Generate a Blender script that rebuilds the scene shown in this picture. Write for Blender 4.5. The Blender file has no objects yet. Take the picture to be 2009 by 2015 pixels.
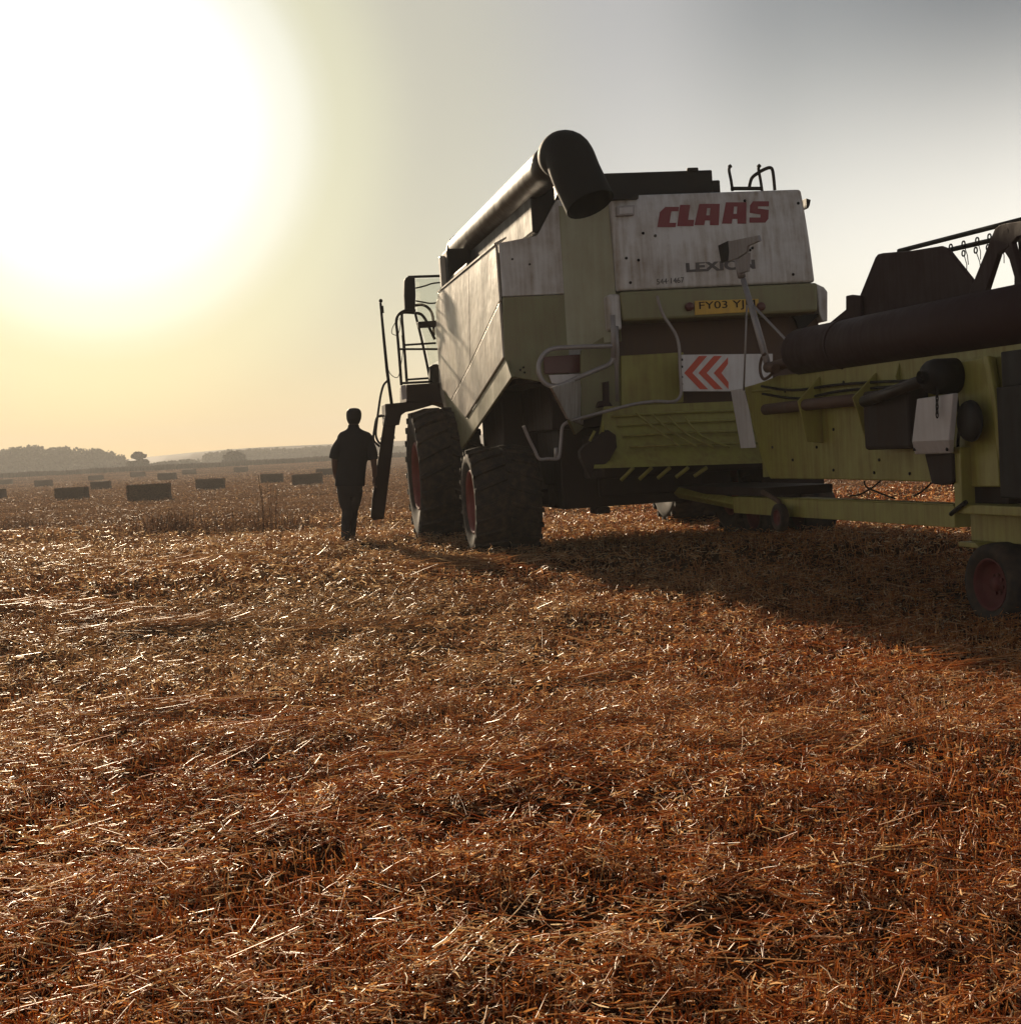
import bpy, bmesh, math, random
import numpy as np
from mathutils import Vector, Matrix, Euler

random.seed(7)
RNG = np.random.default_rng(11)
scene = bpy.context.scene
COL = scene.collection
rad = math.radians

# ------------------------------------------------------------------ camera
FPX, PW, PH = 3000.0, 2009.0, 2015.0
ROLL, PITCH = rad(2.98), rad(2.33)
CAM = Vector((0, 0, 1.5))
_F = Vector((0, math.cos(PITCH), -math.sin(PITCH)))
_u0 = Vector((0, math.sin(PITCH), math.cos(PITCH)))
_r0 = Vector((1, 0, 0))
CR = math.cos(ROLL) * _r0 - math.sin(ROLL) * _u0
CU = math.sin(ROLL) * _r0 + math.cos(ROLL) * _u0

def ray(px, py):
    """direction of the sight line through a point measured on the photograph"""
    px, py = float(px), float(py)
    return _F + (px - PW / 2) / FPX * CR - (py - PH / 2) / FPX * CU

cam_data = bpy.data.cameras.new('camera')
cam = bpy.data.objects.new('camera', cam_data)
COL.objects.link(cam)
m3 = Matrix((CR, CU, -_F)).transposed()
cam.matrix_world = Matrix.Translation(CAM) @ m3.to_4x4()
cam_data.sensor_width = 36
cam_data.lens = 36 * FPX / PH
cam_data.clip_start = 0.05
cam_data.clip_end = 6000
scene.camera = cam

# ------------------------------------------------------------------ terrain
def sst(t):
    t = np.clip(t, 0, 1)
    return t * t * (3 - 2 * t)

def ground(x, y):
    x = np.asarray(x, float); y = np.asarray(y, float)
    g = 0.26 * sst((y - 10.5) / 8) * (1 - sst((y - 26) / 26))
    g = g + 0.05 * np.exp(-(((x + 2.2) / 1.2) ** 2 + ((y - 21.5) / 1.6) ** 2))
    g = g + 0.10 * np.exp(-(((x - 3.0) / 1.6) ** 2 + ((y - 16.5) / 2.2) ** 2))
    g = g + 0.025 * np.sin(x * 1.3 + 0.6 * np.sin(y * .7)) * np.sin(y * 1.1 + 0.5) * np.exp(-y / 60)
    g = g + 1.35 * sst((y - 255) / 110) - 3.0 * sst((y - 420) / 300)
    return g

def gz(x, y):
    return float(ground(x, y))

def on_ground(px, py, lo=2.0, hi=900.0):
    d = ray(px, py)
    t = lo
    prev = lo
    while t < hi:
        p = CAM + d * t
        if p.z < gz(p.x, p.y):
            a, b = prev, t
            for _ in range(30):
                mid = (a + b) / 2
                q = CAM + d * mid
                if q.z < gz(q.x, q.y): b = mid
                else: a = mid
            return CAM + d * b
        prev = t
        t *= 1.01
    return CAM + d * hi

def at_dist(px, py, dist):
    d = ray(px, py)
    return CAM + d * (dist / d.y)

# ------------------------------------------------------------------ materials
def new_mat(name):
    m = bpy.data.materials.new(name)
    m.use_nodes = True
    nt = m.node_tree
    b = nt.nodes['Principled BSDF']
    return m, nt, b

def painted(name, col, rough=0.45, dirt=(0.16, 0.11, 0.07), dirt_amt=0.45, scale=3.0, metallic=0.0, bump=0.06, streak=True, spec=0.5):
    m, nt, b = new_mat(name)
    N, L = nt.nodes, nt.links
    tc = N.new('ShaderNodeTexCoord')
    n1 = N.new('ShaderNodeTexNoise'); n1.inputs['Scale'].default_value = scale; n1.inputs['Detail'].default_value = 8; n1.inputs['Roughness'].default_value = .65
    L.new(tc.outputs['Object'], n1.inputs['Vector'])
    mp = N.new('ShaderNodeMapping'); mp.inputs['Scale'].default_value = (9, 9, 0.7) if streak else (7, 7, 7)
    L.new(tc.outputs['Object'], mp.inputs['Vector'])
    n2 = N.new('ShaderNodeTexNoise'); n2.inputs['Scale'].default_value = 2.0; n2.inputs['Detail'].default_value = 6
    L.new(mp.outputs['Vector'], n2.inputs['Vector'])
    mul = N.new('ShaderNodeMath'); mul.operation = 'MULTIPLY'
    L.new(n1.outputs['Fac'], mul.inputs[0]); L.new(n2.outputs['Fac'], mul.inputs[1])
    rp = N.new('ShaderNodeValToRGB')
    rp.color_ramp.elements[0].position = .16; rp.color_ramp.elements[0].color = (0, 0, 0, 1)
    rp.color_ramp.elements[1].position = .42; rp.color_ramp.elements[1].color = (dirt_amt,) * 3 + (1,)
    L.new(mul.outputs[0], rp.inputs['Fac'])
    mx = N.new('ShaderNodeMix'); mx.data_type = 'RGBA'
    mx.inputs['A'].default_value = (*col, 1); mx.inputs['B'].default_value = (*dirt, 1)
    L.new(rp.outputs['Color'], mx.inputs['Factor'])
    L.new(mx.outputs['Result'], b.inputs['Base Color'])
    rr = N.new('ShaderNodeMapRange'); rr.inputs['To Min'].default_value = rough; rr.inputs['To Max'].default_value = min(1, rough + .4)
    L.new(rp.outputs['Color'], rr.inputs['Value']); L.new(rr.outputs['Result'], b.inputs['Roughness'])
    b.inputs['Metallic'].default_value = metallic
    b.inputs['Specular IOR Level'].default_value = spec
    if bump:
        n3 = N.new('ShaderNodeTexNoise'); n3.inputs['Scale'].default_value = 1.8; n3.inputs['Detail'].default_value = 3
        L.new(tc.outputs['Object'], n3.inputs['Vector'])
        bp = N.new('ShaderNodeBump'); bp.inputs['Strength'].default_value = bump; bp.inputs['Distance'].default_value = .3
        L.new(n3.outputs['Fac'], bp.inputs['Height']); L.new(bp.outputs['Normal'], b.inputs['Normal'])
    return m

M = {}
M['white'] = painted('dusty_white_paint', (0.58, 0.55, 0.53), .38, (0.26, 0.19, 0.13), .8)
M['sunlit_white'] = painted('dusty_sunlit_white_side_paint', (0.47, 0.42, 0.345), .33, (0.34, 0.25, 0.16), .5, bump=.10)  # white paint, warmth of the low sun put into its colour
M['green'] = painted('faded_green_paint', (0.215, 0.205, 0.095), .45, (0.20, 0.14, 0.09), .6)
M['olive'] = painted('dusty_olive_paint', (0.30, 0.275, 0.055), .42, (0.17, 0.10, 0.04), .6)
M['hub'] = painted('dark_red_hub_paint', (0.12, 0.018, 0.018), .55, (0.09, 0.035, 0.03), .6, spec=.3)
M['pale_green'] = painted('skylit_pale_green', (0.32, 0.305, 0.19), .28, (0.22, 0.17, 0.10), .45, spec=.6)  # green paint made paler, skylight on the chamfer put into the colour
M['maroon'] = painted('dark_maroon_paint', (0.032, 0.012, 0.012), .6, (0.035, 0.018, 0.014), .5, spec=.3)
M['red'] = painted('red_rim_paint', (0.22, 0.030, 0.022), .5, (0.13, 0.06, 0.035), .6)
M['logo_red'] = painted('red_decal', (0.20, 0.020, 0.026), .5, (0.22, 0.10, 0.09), .35, bump=0)
M['logo_grey'] = painted('dark_grey_decal', (0.07, 0.06, 0.06), .5, (0.2, 0.16, 0.13), .3, bump=0)
M['chevron_red'] = painted('orange_red_reflective', (0.62, 0.075, 0.035), .4, (0.35, 0.12, 0.08), .4, bump=0)
M['board_white'] = painted('reflective_white', (0.70, 0.67, 0.66), .4, (0.4, 0.32, 0.28), .4, bump=0)
M['plate_yellow'] = painted('yellow_number_plate', (0.62, 0.36, 0.03), .4, (0.3, 0.2, 0.08), .4, bump=0)
M['black'] = painted('black_steel', (0.010, 0.008, 0.007), .55, (0.025, 0.016, 0.012), .5, spec=.25)
M['tube'] = painted('dark_auger_paint', (0.026, 0.020, 0.016), .42, (0.07, 0.046, 0.03), .5, spec=.35)
M['boot'] = painted('black_rubber_boot', (0.010, 0.009, 0.008), .7, (0.02, 0.015, 0.012), .5, bump=.02, spec=.25)
M['dark'] = painted('grimy_dark_chassis', (0.022, 0.012, 0.010), .65, (0.045, 0.026, 0.017), .6, spec=.3)
M['rust'] = painted('grimy_brown_steel', (0.085, 0.045, 0.030), .6, (0.14, 0.08, 0.045), .6)
M['grey'] = painted('grey_galvanised_steel', (0.33, 0.30, 0.29), .40, (0.2, 0.15, 0.12), .5, metallic=.3)
M['guard'] = painted('pale_grey_guard', (0.52, 0.49, 0.48), .45, (0.3, 0.24, 0.2), .4)
M['rubber'] = painted('dusty_rubber', (0.022, 0.019, 0.017), .8, (0.11, 0.07, 0.045), .7, spec=.3, scale=5, streak=False, bump=.03)
M['shirt'] = painted('dark_cotton', (0.022, 0.019, 0.020), .9, (0.03, 0.025, 0.022), .5, bump=.1)
M['trouser'] = painted('dark_denim', (0.028, 0.025, 0.026), .9, (0.05, 0.035, 0.025), .5, bump=.1)
M['skin'] = painted('skin', (0.11, 0.058, 0.040), .6, (0.2, 0.1, 0.07), .3, bump=0)
M['hair'] = painted('short_dark_hair', (0.012, 0.009, 0.008), .6, (0.02, 0.015, 0.01), .4, bump=0)
M['shoe'] = painted('black_boot_leather', (0.02, 0.017, 0.015), .6, (0.08, 0.055, 0.035), .5, bump=0)
M['lamp_red'] = painted('dull_red_lens', (0.10, 0.022, 0.02), .3, (0.1, 0.05, 0.04), .4, bump=0)

def glass_mat():
    m, nt, b = new_mat('tinted_cab_glass')
    N, L = nt.nodes, nt.links
    tr = N.new('ShaderNodeBsdfTransparent'); tr.inputs['Color'].default_value = (.90, .915, .89, 1)
    gl = N.new('ShaderNodeBsdfGlossy'); gl.inputs['Roughness'].default_value = .03
    mx = N.new('ShaderNodeMixShader'); mx.inputs['Fac'].default_value = .07
    L.new(tr.outputs[0], mx.inputs[1]); L.new(gl.outputs[0], mx.inputs[2])
    L.new(mx.outputs[0], N['Material Output'].inputs['Surface'])
    return m
M['glass'] = glass_mat()

def straw_mat(name, stops, transl=.55, rough=.38, spec=.42):
    """straw whose tone is stored per stalk in the attribute 'tone'"""
    m, nt, b = new_mat(name)
    N, L = nt.nodes, nt.links
    at = N.new('ShaderNodeAttribute'); at.attribute_name = 'tone'
    rp = N.new('ShaderNodeValToRGB')
    cr = rp.color_ramp
    while len(cr.elements) < len(stops): cr.elements.new(.5)
    for e, (p, c) in zip(cr.elements, stops):
        e.position = p; e.color = (*c, 1)
    L.new(at.outputs['Fac'], rp.inputs['Fac'])
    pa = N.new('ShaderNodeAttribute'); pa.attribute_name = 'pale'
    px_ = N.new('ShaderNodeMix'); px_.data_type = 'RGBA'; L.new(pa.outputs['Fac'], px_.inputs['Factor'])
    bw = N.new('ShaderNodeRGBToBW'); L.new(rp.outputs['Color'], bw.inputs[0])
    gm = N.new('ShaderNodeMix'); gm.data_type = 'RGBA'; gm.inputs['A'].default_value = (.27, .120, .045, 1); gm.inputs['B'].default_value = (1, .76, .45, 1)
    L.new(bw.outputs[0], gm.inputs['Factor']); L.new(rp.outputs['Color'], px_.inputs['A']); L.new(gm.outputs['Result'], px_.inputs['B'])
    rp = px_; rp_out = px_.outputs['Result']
    L.new(rp_out, b.inputs['Base Color'])
    b.inputs['Roughness'].default_value = rough
    b.inputs['Specular IOR Level'].default_value = spec
    t = N.new('ShaderNodeBsdfTranslucent'); L.new(rp_out, t.inputs['Color'])
    mx = N.new('ShaderNodeMixShader'); mx.inputs['Fac'].default_value = transl
    L.new(b.outputs[0], mx.inputs[1]); L.new(t.outputs[0], mx.inputs[2])
    L.new(mx.outputs[0], N['Material Output'].inputs['Surface'])
    return m

M['straw'] = straw_mat('cut_straw', [(0, (.13, .030, .007)), (.32, (.46, .145, .030)), (.65, (.70, .33, .095)), (1, (.90, .72, .46))])
M['straw_far'] = straw_mat('cut_straw_far_field', [(0, (.10, .042, .017)), (.5, (.31, .145, .062)), (1, (.58, .33, .17))], .35, .55, .3)
M['weed'] = straw_mat('dry_weed_stalks', [(0, (.08, .045, .025)), (1, (.34, .19, .10))], .35, .6)
M['crop'] = straw_mat('standing_crop_leaf', [(0, (.040, .032, .018)), (1, (.11, .085, .045))], .15, .7)
M['leaf'] = straw_mat('tree_foliage', [(0, (.028, .034, .016)), (1, (.085, .09, .04))], .15, .7)

def ground_mat():
    m, nt, b = new_mat('stubble_soil')
    N, L = nt.nodes, nt.links
    g = N.new('ShaderNodeNewGeometry')
    n1 = N.new('ShaderNodeTexNoise'); n1.inputs['Scale'].default_value = 22; n1.inputs['Detail'].default_value = 10; n1.inputs['Roughness'].default_value = .75
    L.new(g.outputs['Position'], n1.inputs['Vector'])
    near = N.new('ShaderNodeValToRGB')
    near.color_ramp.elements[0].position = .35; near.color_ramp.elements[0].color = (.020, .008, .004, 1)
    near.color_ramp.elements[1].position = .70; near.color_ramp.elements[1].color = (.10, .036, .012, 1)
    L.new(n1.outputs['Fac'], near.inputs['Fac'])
    mp = N.new('ShaderNodeMapping'); mp.inputs['Scale'].default_value = (.02, .13, .2); mp.inputs['Rotation'].default_value = (0, 0, rad(-4))
    L.new(g.outputs['Position'], mp.inputs['Vector'])
    n2 = N.new('ShaderNodeTexNoise'); n2.inputs['Scale'].default_value = 1; n2.inputs['Detail'].default_value = 6; n2.inputs['Roughness'].default_value = .6
    L.new(mp.outputs['Vector'], n2.inputs['Vector'])
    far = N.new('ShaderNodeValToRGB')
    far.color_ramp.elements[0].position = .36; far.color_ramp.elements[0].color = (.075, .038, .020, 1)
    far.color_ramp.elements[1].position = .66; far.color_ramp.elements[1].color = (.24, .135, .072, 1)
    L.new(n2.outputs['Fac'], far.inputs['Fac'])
    n4 = N.new('ShaderNodeTexNoise'); n4.inputs['Scale'].default_value = 3.2; n4.inputs['Detail'].default_value = 8; n4.inputs['Roughness'].default_value = .8
    L.new(g.outputs['Position'], n4.inputs['Vector'])
    fm = N.new('ShaderNodeMix'); fm.data_type = 'RGBA'; fm.blend_type = 'OVERLAY'; fm.inputs['Factor'].default_value = .8
    L.new(far.outputs['Color'], fm.inputs['A']); L.new(n4.outputs['Color'], fm.inputs['B'])
    bw = N.new('ShaderNodeRGBToBW'); L.new(n4.outputs['Color'], bw.inputs[0]); L.new(bw.outputs[0], fm.inputs['B'])
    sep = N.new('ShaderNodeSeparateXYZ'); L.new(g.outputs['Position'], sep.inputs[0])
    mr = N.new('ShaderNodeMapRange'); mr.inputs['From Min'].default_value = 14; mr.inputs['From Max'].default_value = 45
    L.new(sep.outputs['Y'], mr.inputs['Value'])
    mx = N.new('ShaderNodeMix'); mx.data_type = 'RGBA'
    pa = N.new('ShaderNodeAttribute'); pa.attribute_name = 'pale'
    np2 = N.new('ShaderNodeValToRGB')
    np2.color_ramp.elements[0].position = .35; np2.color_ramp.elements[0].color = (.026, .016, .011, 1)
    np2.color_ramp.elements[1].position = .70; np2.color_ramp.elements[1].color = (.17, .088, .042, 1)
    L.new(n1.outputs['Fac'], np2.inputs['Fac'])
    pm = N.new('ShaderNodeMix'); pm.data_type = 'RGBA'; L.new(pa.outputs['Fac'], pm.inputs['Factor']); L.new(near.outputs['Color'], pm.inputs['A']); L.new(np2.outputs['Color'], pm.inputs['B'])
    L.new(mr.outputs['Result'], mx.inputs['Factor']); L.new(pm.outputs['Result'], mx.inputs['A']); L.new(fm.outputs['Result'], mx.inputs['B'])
    L.new(mx.outputs['Result'], b.inputs['Base Color'])
    b.inputs['Roughness'].default_value = 1; b.inputs['Specular IOR Level'].default_value = 0
    bp = N.new('ShaderNodeBump'); bp.inputs['Strength'].default_value = .9; bp.inputs['Distance'].default_value = .05
    L.new(n1.outputs['Fac'], bp.inputs['Height']); L.new(bp.outputs['Normal'], b.inputs['Normal'])
    return m
M['ground'] = ground_mat()

def bale_mat():
    m, nt, b = new_mat('baled_straw')
    N, L = nt.nodes, nt.links
    tc = N.new('ShaderNodeTexCoord')
    mp = N.new('ShaderNodeMapping'); mp.inputs['Scale'].default_value = (14, 40, 40)
    L.new(tc.outputs['Object'], mp.inputs['Vector'])
    n = N.new('ShaderNodeTexNoise'); n.inputs['Scale'].default_value = 1; n.inputs['Detail'].default_value = 6
    L.new(mp.outputs['Vector'], n.inputs['Vector'])
    rp = N.new('ShaderNodeValToRGB')
    rp.color_ramp.elements[0].position = .3; rp.color_ramp.elements[0].color = (.045, .028, .016, 1)
    rp.color_ramp.elements[1].position = .75; rp.color_ramp.elements[1].color = (.20, .125, .065, 1)
    L.new(n.outputs['Fac'], rp.inputs['Fac']); L.new(rp.outputs['Color'], b.inputs['Base Color'])
    b.inputs['Roughness'].default_value = .85
    bp = N.new('ShaderNodeBump'); bp.inputs['Strength'].default_value = .8; bp.inputs['Distance'].default_value = .04
    L.new(n.outputs['Fac'], bp.inputs['Height']); L.new(bp.outputs['Normal'], b.inputs['Normal'])
    return m
M['bale'] = bale_mat()
M['twine'] = painted('bale_twine', (.10, .05, .02), .7, (.1, .06, .03), .3, bump=0)

# ------------------------------------------------------------------ mesh helpers
class MB:
    def __init__(s):
        s.v = []; s.f = []; s.mi = []; s.sm = []
    def add(s, verts, faces, mi=0, smooth=False):
        o = len(s.v)
        s.v += [tuple(v) for v in verts]
        for f in faces:
            s.f.append([i + o for i in f]); s.mi.append(mi); s.sm.append(smooth)
        return s
    def box(s, x0, x1, y0, y1, z0, z1, mi=0):
        v = [(x0, y0, z0), (x1, y0, z0), (x1, y1, z0), (x0, y1, z0), (x0, y0, z1), (x1, y0, z1), (x1, y1, z1), (x0, y1, z1)]
        return s.add(v, [(0, 3, 2, 1), (4, 5, 6, 7), (0, 1, 5, 4), (1, 2, 6, 5), (2, 3, 7, 6), (3, 0, 4, 7)], mi)
    def plate(s, pts, off, mi=0):
        """polygon extruded along the vector off"""
        n = len(pts); off = Vector(off)
        a = [Vector(p) for p in pts]; b = [p + off for p in a]
        return s.add(a + b, [list(range(n)), list(range(2 * n - 1, n - 1, -1))] + [(i, i + n, (i + 1) % n + n, (i + 1) % n) for i in range(n)], mi)
    def tube(s, path, r, seg=10, mi=0, caps=True, smooth=True):
        P = [Vector(p) for p in path]
        R = r if isinstance(r, (list, tuple)) else [r] * len(P)
        T = []
        for i in range(len(P)):
            t = P[min(i + 1, len(P) - 1)] - P[max(i - 1, 0)]
            T.append(t.normalized() if t.length > 1e-9 else Vector((0, 0, 1)))
        ref = Vector((0, 0, 1)) if abs(T[0].z) < .9 else Vector((1, 0, 0))
        nrm = (ref - T[0] * ref.dot(T[0])).normalized()
        V = []
        for i, p in enumerate(P):
            if i:
                nrm = (nrm - T[i] * nrm.dot(T[i]))
                nrm = nrm.normalized() if nrm.length > 1e-6 else T[i].orthogonal().normalized()
            bn = T[i].cross(nrm)
            for k in range(seg):
                a = 2 * math.pi * k / seg
                V.append(p + (nrm * math.cos(a) + bn * math.sin(a)) * R[i])
        F = []
        for i in range(len(P) - 1):
            for k in range(seg):
                F.append((i * seg + k, i * seg + (k + 1) % seg, (i + 1) * seg + (k + 1) % seg, (i + 1) * seg + k))
        s.add(V, F, mi, smooth)
        if caps:
            o = len(s.v) - len(V)
            s.f.append([o + k for k in range(seg)][::-1]); s.mi.append(mi); s.sm.append(False)
            e = o + (len(P) - 1) * seg
            s.f.append([e + k for k in range(seg)]); s.mi.append(mi); s.sm.append(False)
        return s
    def lathe(s, prof, seg=48, axis='X', centre=(0, 0, 0), mi=0, smooth=True, close=False):
        """prof: (radius, offset along axis)"""
        c = Vector(centre); V = []
        for r, o in prof:
            for k in range(seg):
                a = 2 * math.pi * k / seg
                if axis == 'X': V.append(c + Vector((o, r * math.cos(a), r * math.sin(a))))
                elif axis == 'Y': V.append(c + Vector((r * math.cos(a), o, r * math.sin(a))))
                else: V.append(c + Vector((r * math.cos(a), r * math.sin(a), o)))
        n = len(prof); F = []
        for i in range(n if close else n - 1):
            j = (i + 1) % n
            for k in range(seg):
                F.append((i * seg + k, i * seg + (k + 1) % seg, j * seg + (k + 1) % seg, j * seg + k))
        return s.add(V, F, mi, smooth)
    def loft(s, rings, mi=0, smooth=True, caps=True):
        n = len(rings[0]); o = len(s.v)
        V = [v for r in rings for v in r]; F = []
        for i in range(len(rings) - 1):
            for k in range(n):
                F.append((i * n + k, i * n + (k + 1) % n, (i + 1) * n + (k + 1) % n, (i + 1) * n + k))
        if caps:
            F.append(list(range(n))[::-1]); F.append([(len(rings) - 1) * n + k for k in range(n)])
        return s.add(V, F, mi, smooth)
    def build(s, name, mats, parent=None, bevel=0.0):
        me = bpy.data.meshes.new(name)
        me.from_pydata(s.v, [], s.f)
        if not isinstance(mats, (list, tuple)): mats = [mats]
        for m in mats: me.materials.append(m)
        me.polygons.foreach_set('material_index', s.mi)
        me.polygons.foreach_set('use_smooth', s.sm)
        bm = bmesh.new(); bm.from_mesh(me)
        bmesh.ops.recalc_face_normals(bm, faces=bm.faces)
        bm.to_mesh(me); bm.free()
        o = bpy.data.objects.new(name, me); COL.objects.link(o)
        if parent: o.parent = parent
        if bevel:
            md = o.modifiers.new('bevel', 'BEVEL'); md.width = bevel; md.segments = 2; md.limit_method = 'ANGLE'; md.angle_limit = rad(35)
            md.harden_normals = False
        return o

def smooth_path(pts, n=6, closed=False):
    P = [Vector(p) for p in pts]; out = []
    N = len(P)
    rng = range(N) if closed else range(N - 1)
    for i in rng:
        if closed: p0, p1, p2, p3 = P[(i - 1) % N], P[i], P[(i + 1) % N], P[(i + 2) % N]
        else: p0, p1, p2, p3 = P[max(i - 1, 0)], P[i], P[i + 1], P[min(i + 2, N - 1)]
        for k in range(n):
            t = k / n
            out.append(.5 * ((2 * p1) + (p2 - p0) * t + (2 * p0 - 5 * p1 + 4 * p2 - p3) * t * t + (3 * p1 - p0 - 3 * p2 + p3) * t ** 3))
    out.append(P[0] if closed else P[-1])
    return out

def thing(name, label, cat, loc=(0, 0, 0), rot=(0, 0, 0), group=None):
    o = bpy.data.objects.new(name, None); COL.objects.link(o)
    o.location = loc; o.rotation_euler = rot; o.empty_display_size = .2
    o['label'] = label; o['category'] = cat
    if group: o['group'] = group
    return o

class Frame:
    """local frame of a machine; turns sight lines into points on one of its own planes"""
    def __init__(s, loc, rot):
        s.loc = Vector(loc); s.rot = Euler(rot)
        s.mw = Matrix.Translation(s.loc) @ s.rot.to_matrix().to_4x4()
        s.inv = s.mw.inverted()
        s.o = s.inv @ CAM
        s.r3 = s.inv.to_3x3()
    def p(s, px, py, x=None, y=None, z=None, plane=None):
        d = s.r3 @ ray(px, py)
        if plane is not None:
            p0, n = Vector(plane[0]), Vector(plane[1])
            t = (p0 - s.o).dot(n) / d.dot(n)
        elif x is not None: t = (x - s.o.x) / d.x
        elif y is not None: t = (y - s.o.y) / d.y
        else: t = (z - s.o.z) / d.z
        return s.o + d * t
    def poly(s, pts, **k):
        return [s.p(a, b, **k) for a, b in pts]

def text_obj(name, body, mat, parent, origin, xdir, zdir, width, height, thick=.004, offset=0.0, shear=0.0):
    cu = bpy.data.curves.new('lettering', 'FONT'); cu.body = body; cu.offset = offset; cu.extrude = .02; cu.shear = shear
    t = bpy.data.objects.new('lettering', cu); COL.objects.link(t)
    bpy.context.view_layer.update()
    dg = bpy.context.evaluated_depsgraph_get()
    me = bpy.data.meshes.new_from_object(t.evaluated_get(dg))
    bpy.data.objects.remove(t); bpy.data.curves.remove(cu)
    co = np.empty(len(me.vertices) * 3); me.vertices.foreach_get('co', co); co = co.reshape(-1, 3)
    mn, mx = co.min(0), co.max(0)
    u = (co[:, 0] - mn[0]) / (mx[0] - mn[0]); w = (co[:, 1] - mn[1]) / (mx[1] - mn[1]); d = (co[:, 2] - mn[2]) / max(1e-6, mx[2] - mn[2])
    X, Z = Vector(xdir).normalized(), Vector(zdir).normalized(); Nn = X.cross(Z).normalized()
    o3 = Vector(origin)
    out = np.outer(u * width, X) + np.outer(w * height, Z) + np.outer(d * thick, Nn) + np.array(o3)
    me.vertices.foreach_set('co', out.ravel()); me.update()
    me.name = name; me.materials.clear(); me.materials.append(mat)
    o = bpy.data.objects.new(name, me); COL.objects.link(o); o.parent = parent
    return o

# ------------------------------------------------------------------ wheels
def tyre_mesh(r, w, lugs=True, nl=22, seg=56, rim=.62):
    mb = MB()
    hw = w / 2
    prof = [(r * rim, -hw * .78), (r * (rim + .05), -hw * .90), (r * .80, -hw * 1.0), (r * .90, -hw * .97), (r * .955, -hw * .82), (r * .975, -hw * .45), (r * .98, 0),
            (r * .975, hw * .45), (r * .955, hw * .82), (r * .90, hw * .97), (r * .80, hw * 1.0), (r * (rim + .05), hw * .90), (r * rim, hw * .78)]
    mb.lathe(prof, seg, 'X')
    if lugs:
        for k in range(nl):
            for sgn in (-1, 1):
                a0 = 2 * math.pi * (k + (.5 if sgn > 0 else 0)) / nl
                P = []
                for t in np.linspace(0, 1, 5):
                    xx = sgn * hw * (.02 + .99 * t)
                    rr = r * (.975 if t < .5 else .975 - .055 * (t - .5) * 2)
                    P.append((xx, rr, a0 + .20 * t))
                V = []
                for xx, rr, a in P:
                    for da, dr in ((-.05, -.02 * r), (-.03, .045 * r), (.03, .045 * r), (.05, -.02 * r)):
                        V.append((xx, (rr + dr) * math.cos(a + da), (rr + dr) * math.sin(a + da)))
                F = []
                for i in range(4):
                    for q in range(3):
                        F.append((i * 4 + q, i * 4 + q + 1, i * 4 + q + 5, i * 4 + q + 4))
                F += [(0, 1, 2, 3), (19, 18, 17, 16)]
                mb.add(V, F)
    return mb

def wheel(name, parent, x0, x1, y, z, r, rim_mat, outer=-1, lugs=True, rim=.62, rot=0.0, nl=22):
    """x0..x1 lateral extent; outer = side the dish faces"""
    w = abs(x1 - x0); c = ((x0 + x1) / 2, y, z)
    root = tyre_mesh(r, w, lugs, nl, rim=rim).build(name, M['rubber'], parent)
    root.location = c; root.rotation_euler = (random.random() * .3, 0, rot)
    hw = w / 2 * outer
    d = MB()
    R = r * rim
    d.lathe([(R * 1.04, hw * .88), (R * 1.0, hw * .92), (R * .93, hw * .80), (R * .88, hw * .55), (R * .80, hw * .45), (R * .45, hw * .38), (R * .30, hw * .42), (R * .28, hw * .60), (0.002, hw * .60)], 40, 'X')
    d.lathe([(R * 1.04, -hw * .88), (R * .93, -hw * .80), (R * .88, -hw * .2), (0.002, -hw * .2)], 40, 'X')
    n = d
    for k in range(8):
        a = 2 * math.pi * k / 8
        n.lathe([(.03 * r / .6, hw * .38), (.03 * r / .6, hw * .50), (.001, hw * .50)], 6, 'X', (0, R * .36 * math.cos(a), R * .36 * math.sin(a)), smooth=False)
    d.build('rim', rim_mat, root)
    return root

exec_parts = []
# ================================================================== COMBINE HARVESTER
CB = Frame((1.50, 18.83, .27), (0, rad(-.7), rad(10.2)))
XS, YW, YH = -1.70, -1.40, -1.95           # left side plane, rear wall of the body, rear face of the hood
combine = thing('combine_harvester', 'white and green combine harvester seen from behind with folded unloading auger and tall hood', 'combine harvester', CB.loc, CB.rot)
P = CB.p

# --- wheels
front_wheels = []
for (x0, x1, outer) in ((-2.28, -1.38, -1), (1.38, 2.28, 1)):
    front_wheels.append(wheel('front_wheel', combine, x0, x1, 3.40, .95, .94, M['red'], outer, True, .50))
for (x0, x1, outer) in ((-2.03, -1.22, -1), (1.22, 2.03, 1)):
    wheel('rear_wheel', combine, x0, x1, 0.0, .650, .650, M['red'], outer, True, .58, nl=20)
ax = MB()
ax.tube([(-1.5, 3.4, .95), (1.5, 3.4, .95)], .22, 14); ax.box(-1.05, 1.05, 3.0, 3.75, .75, 1.35)
ax.build('front_axle', M['dark'], combine, .02)
ax = MB()
ax.box(-1.05, 1.05, -.14, .14, .52, .80); ax.tube([(-1.3, 0, .65), (1.3, 0, .65)], .10, 12)
ax.build('rear_axle', M['dark'], combine, .02)

# --- chassis and main body
b = MB()
b.box(-.98, 1.12, -.55, 3.0, .50, 1.45)
b.box(-.55, .70, -.70, -.55, .62, 1.2)
b.box(-.60, -.42, -.62, -.30, .42, .50)
b.build('chassis', M['dark'], combine, .02)
b = MB()
b.box(-1.15, 1.3, -1.0, 3.9, 1.45, 2.4); b.box(-1.42, 1.42, .72, 2.3, .80, 2.3); b.box(-1.60, 1.55, -1.3, 3.6, 1.98, 2.3)
b.build('lower_body', M['dark'], combine, .02)
zt = P(980, 480, x=XS).z
body = MB()
prof = [(XS + .06, 2.05), (XS + .06, zt - .05), (-1.25, 3.62), (-1.0, 4.0), (1.72, 4.0), (1.72, 2.05)]
body.plate([(x, YW + .055, z) for x, z in prof], (0, 5.1, 0))
body.build('body_shell', M['white'], combine, .02)
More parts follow.
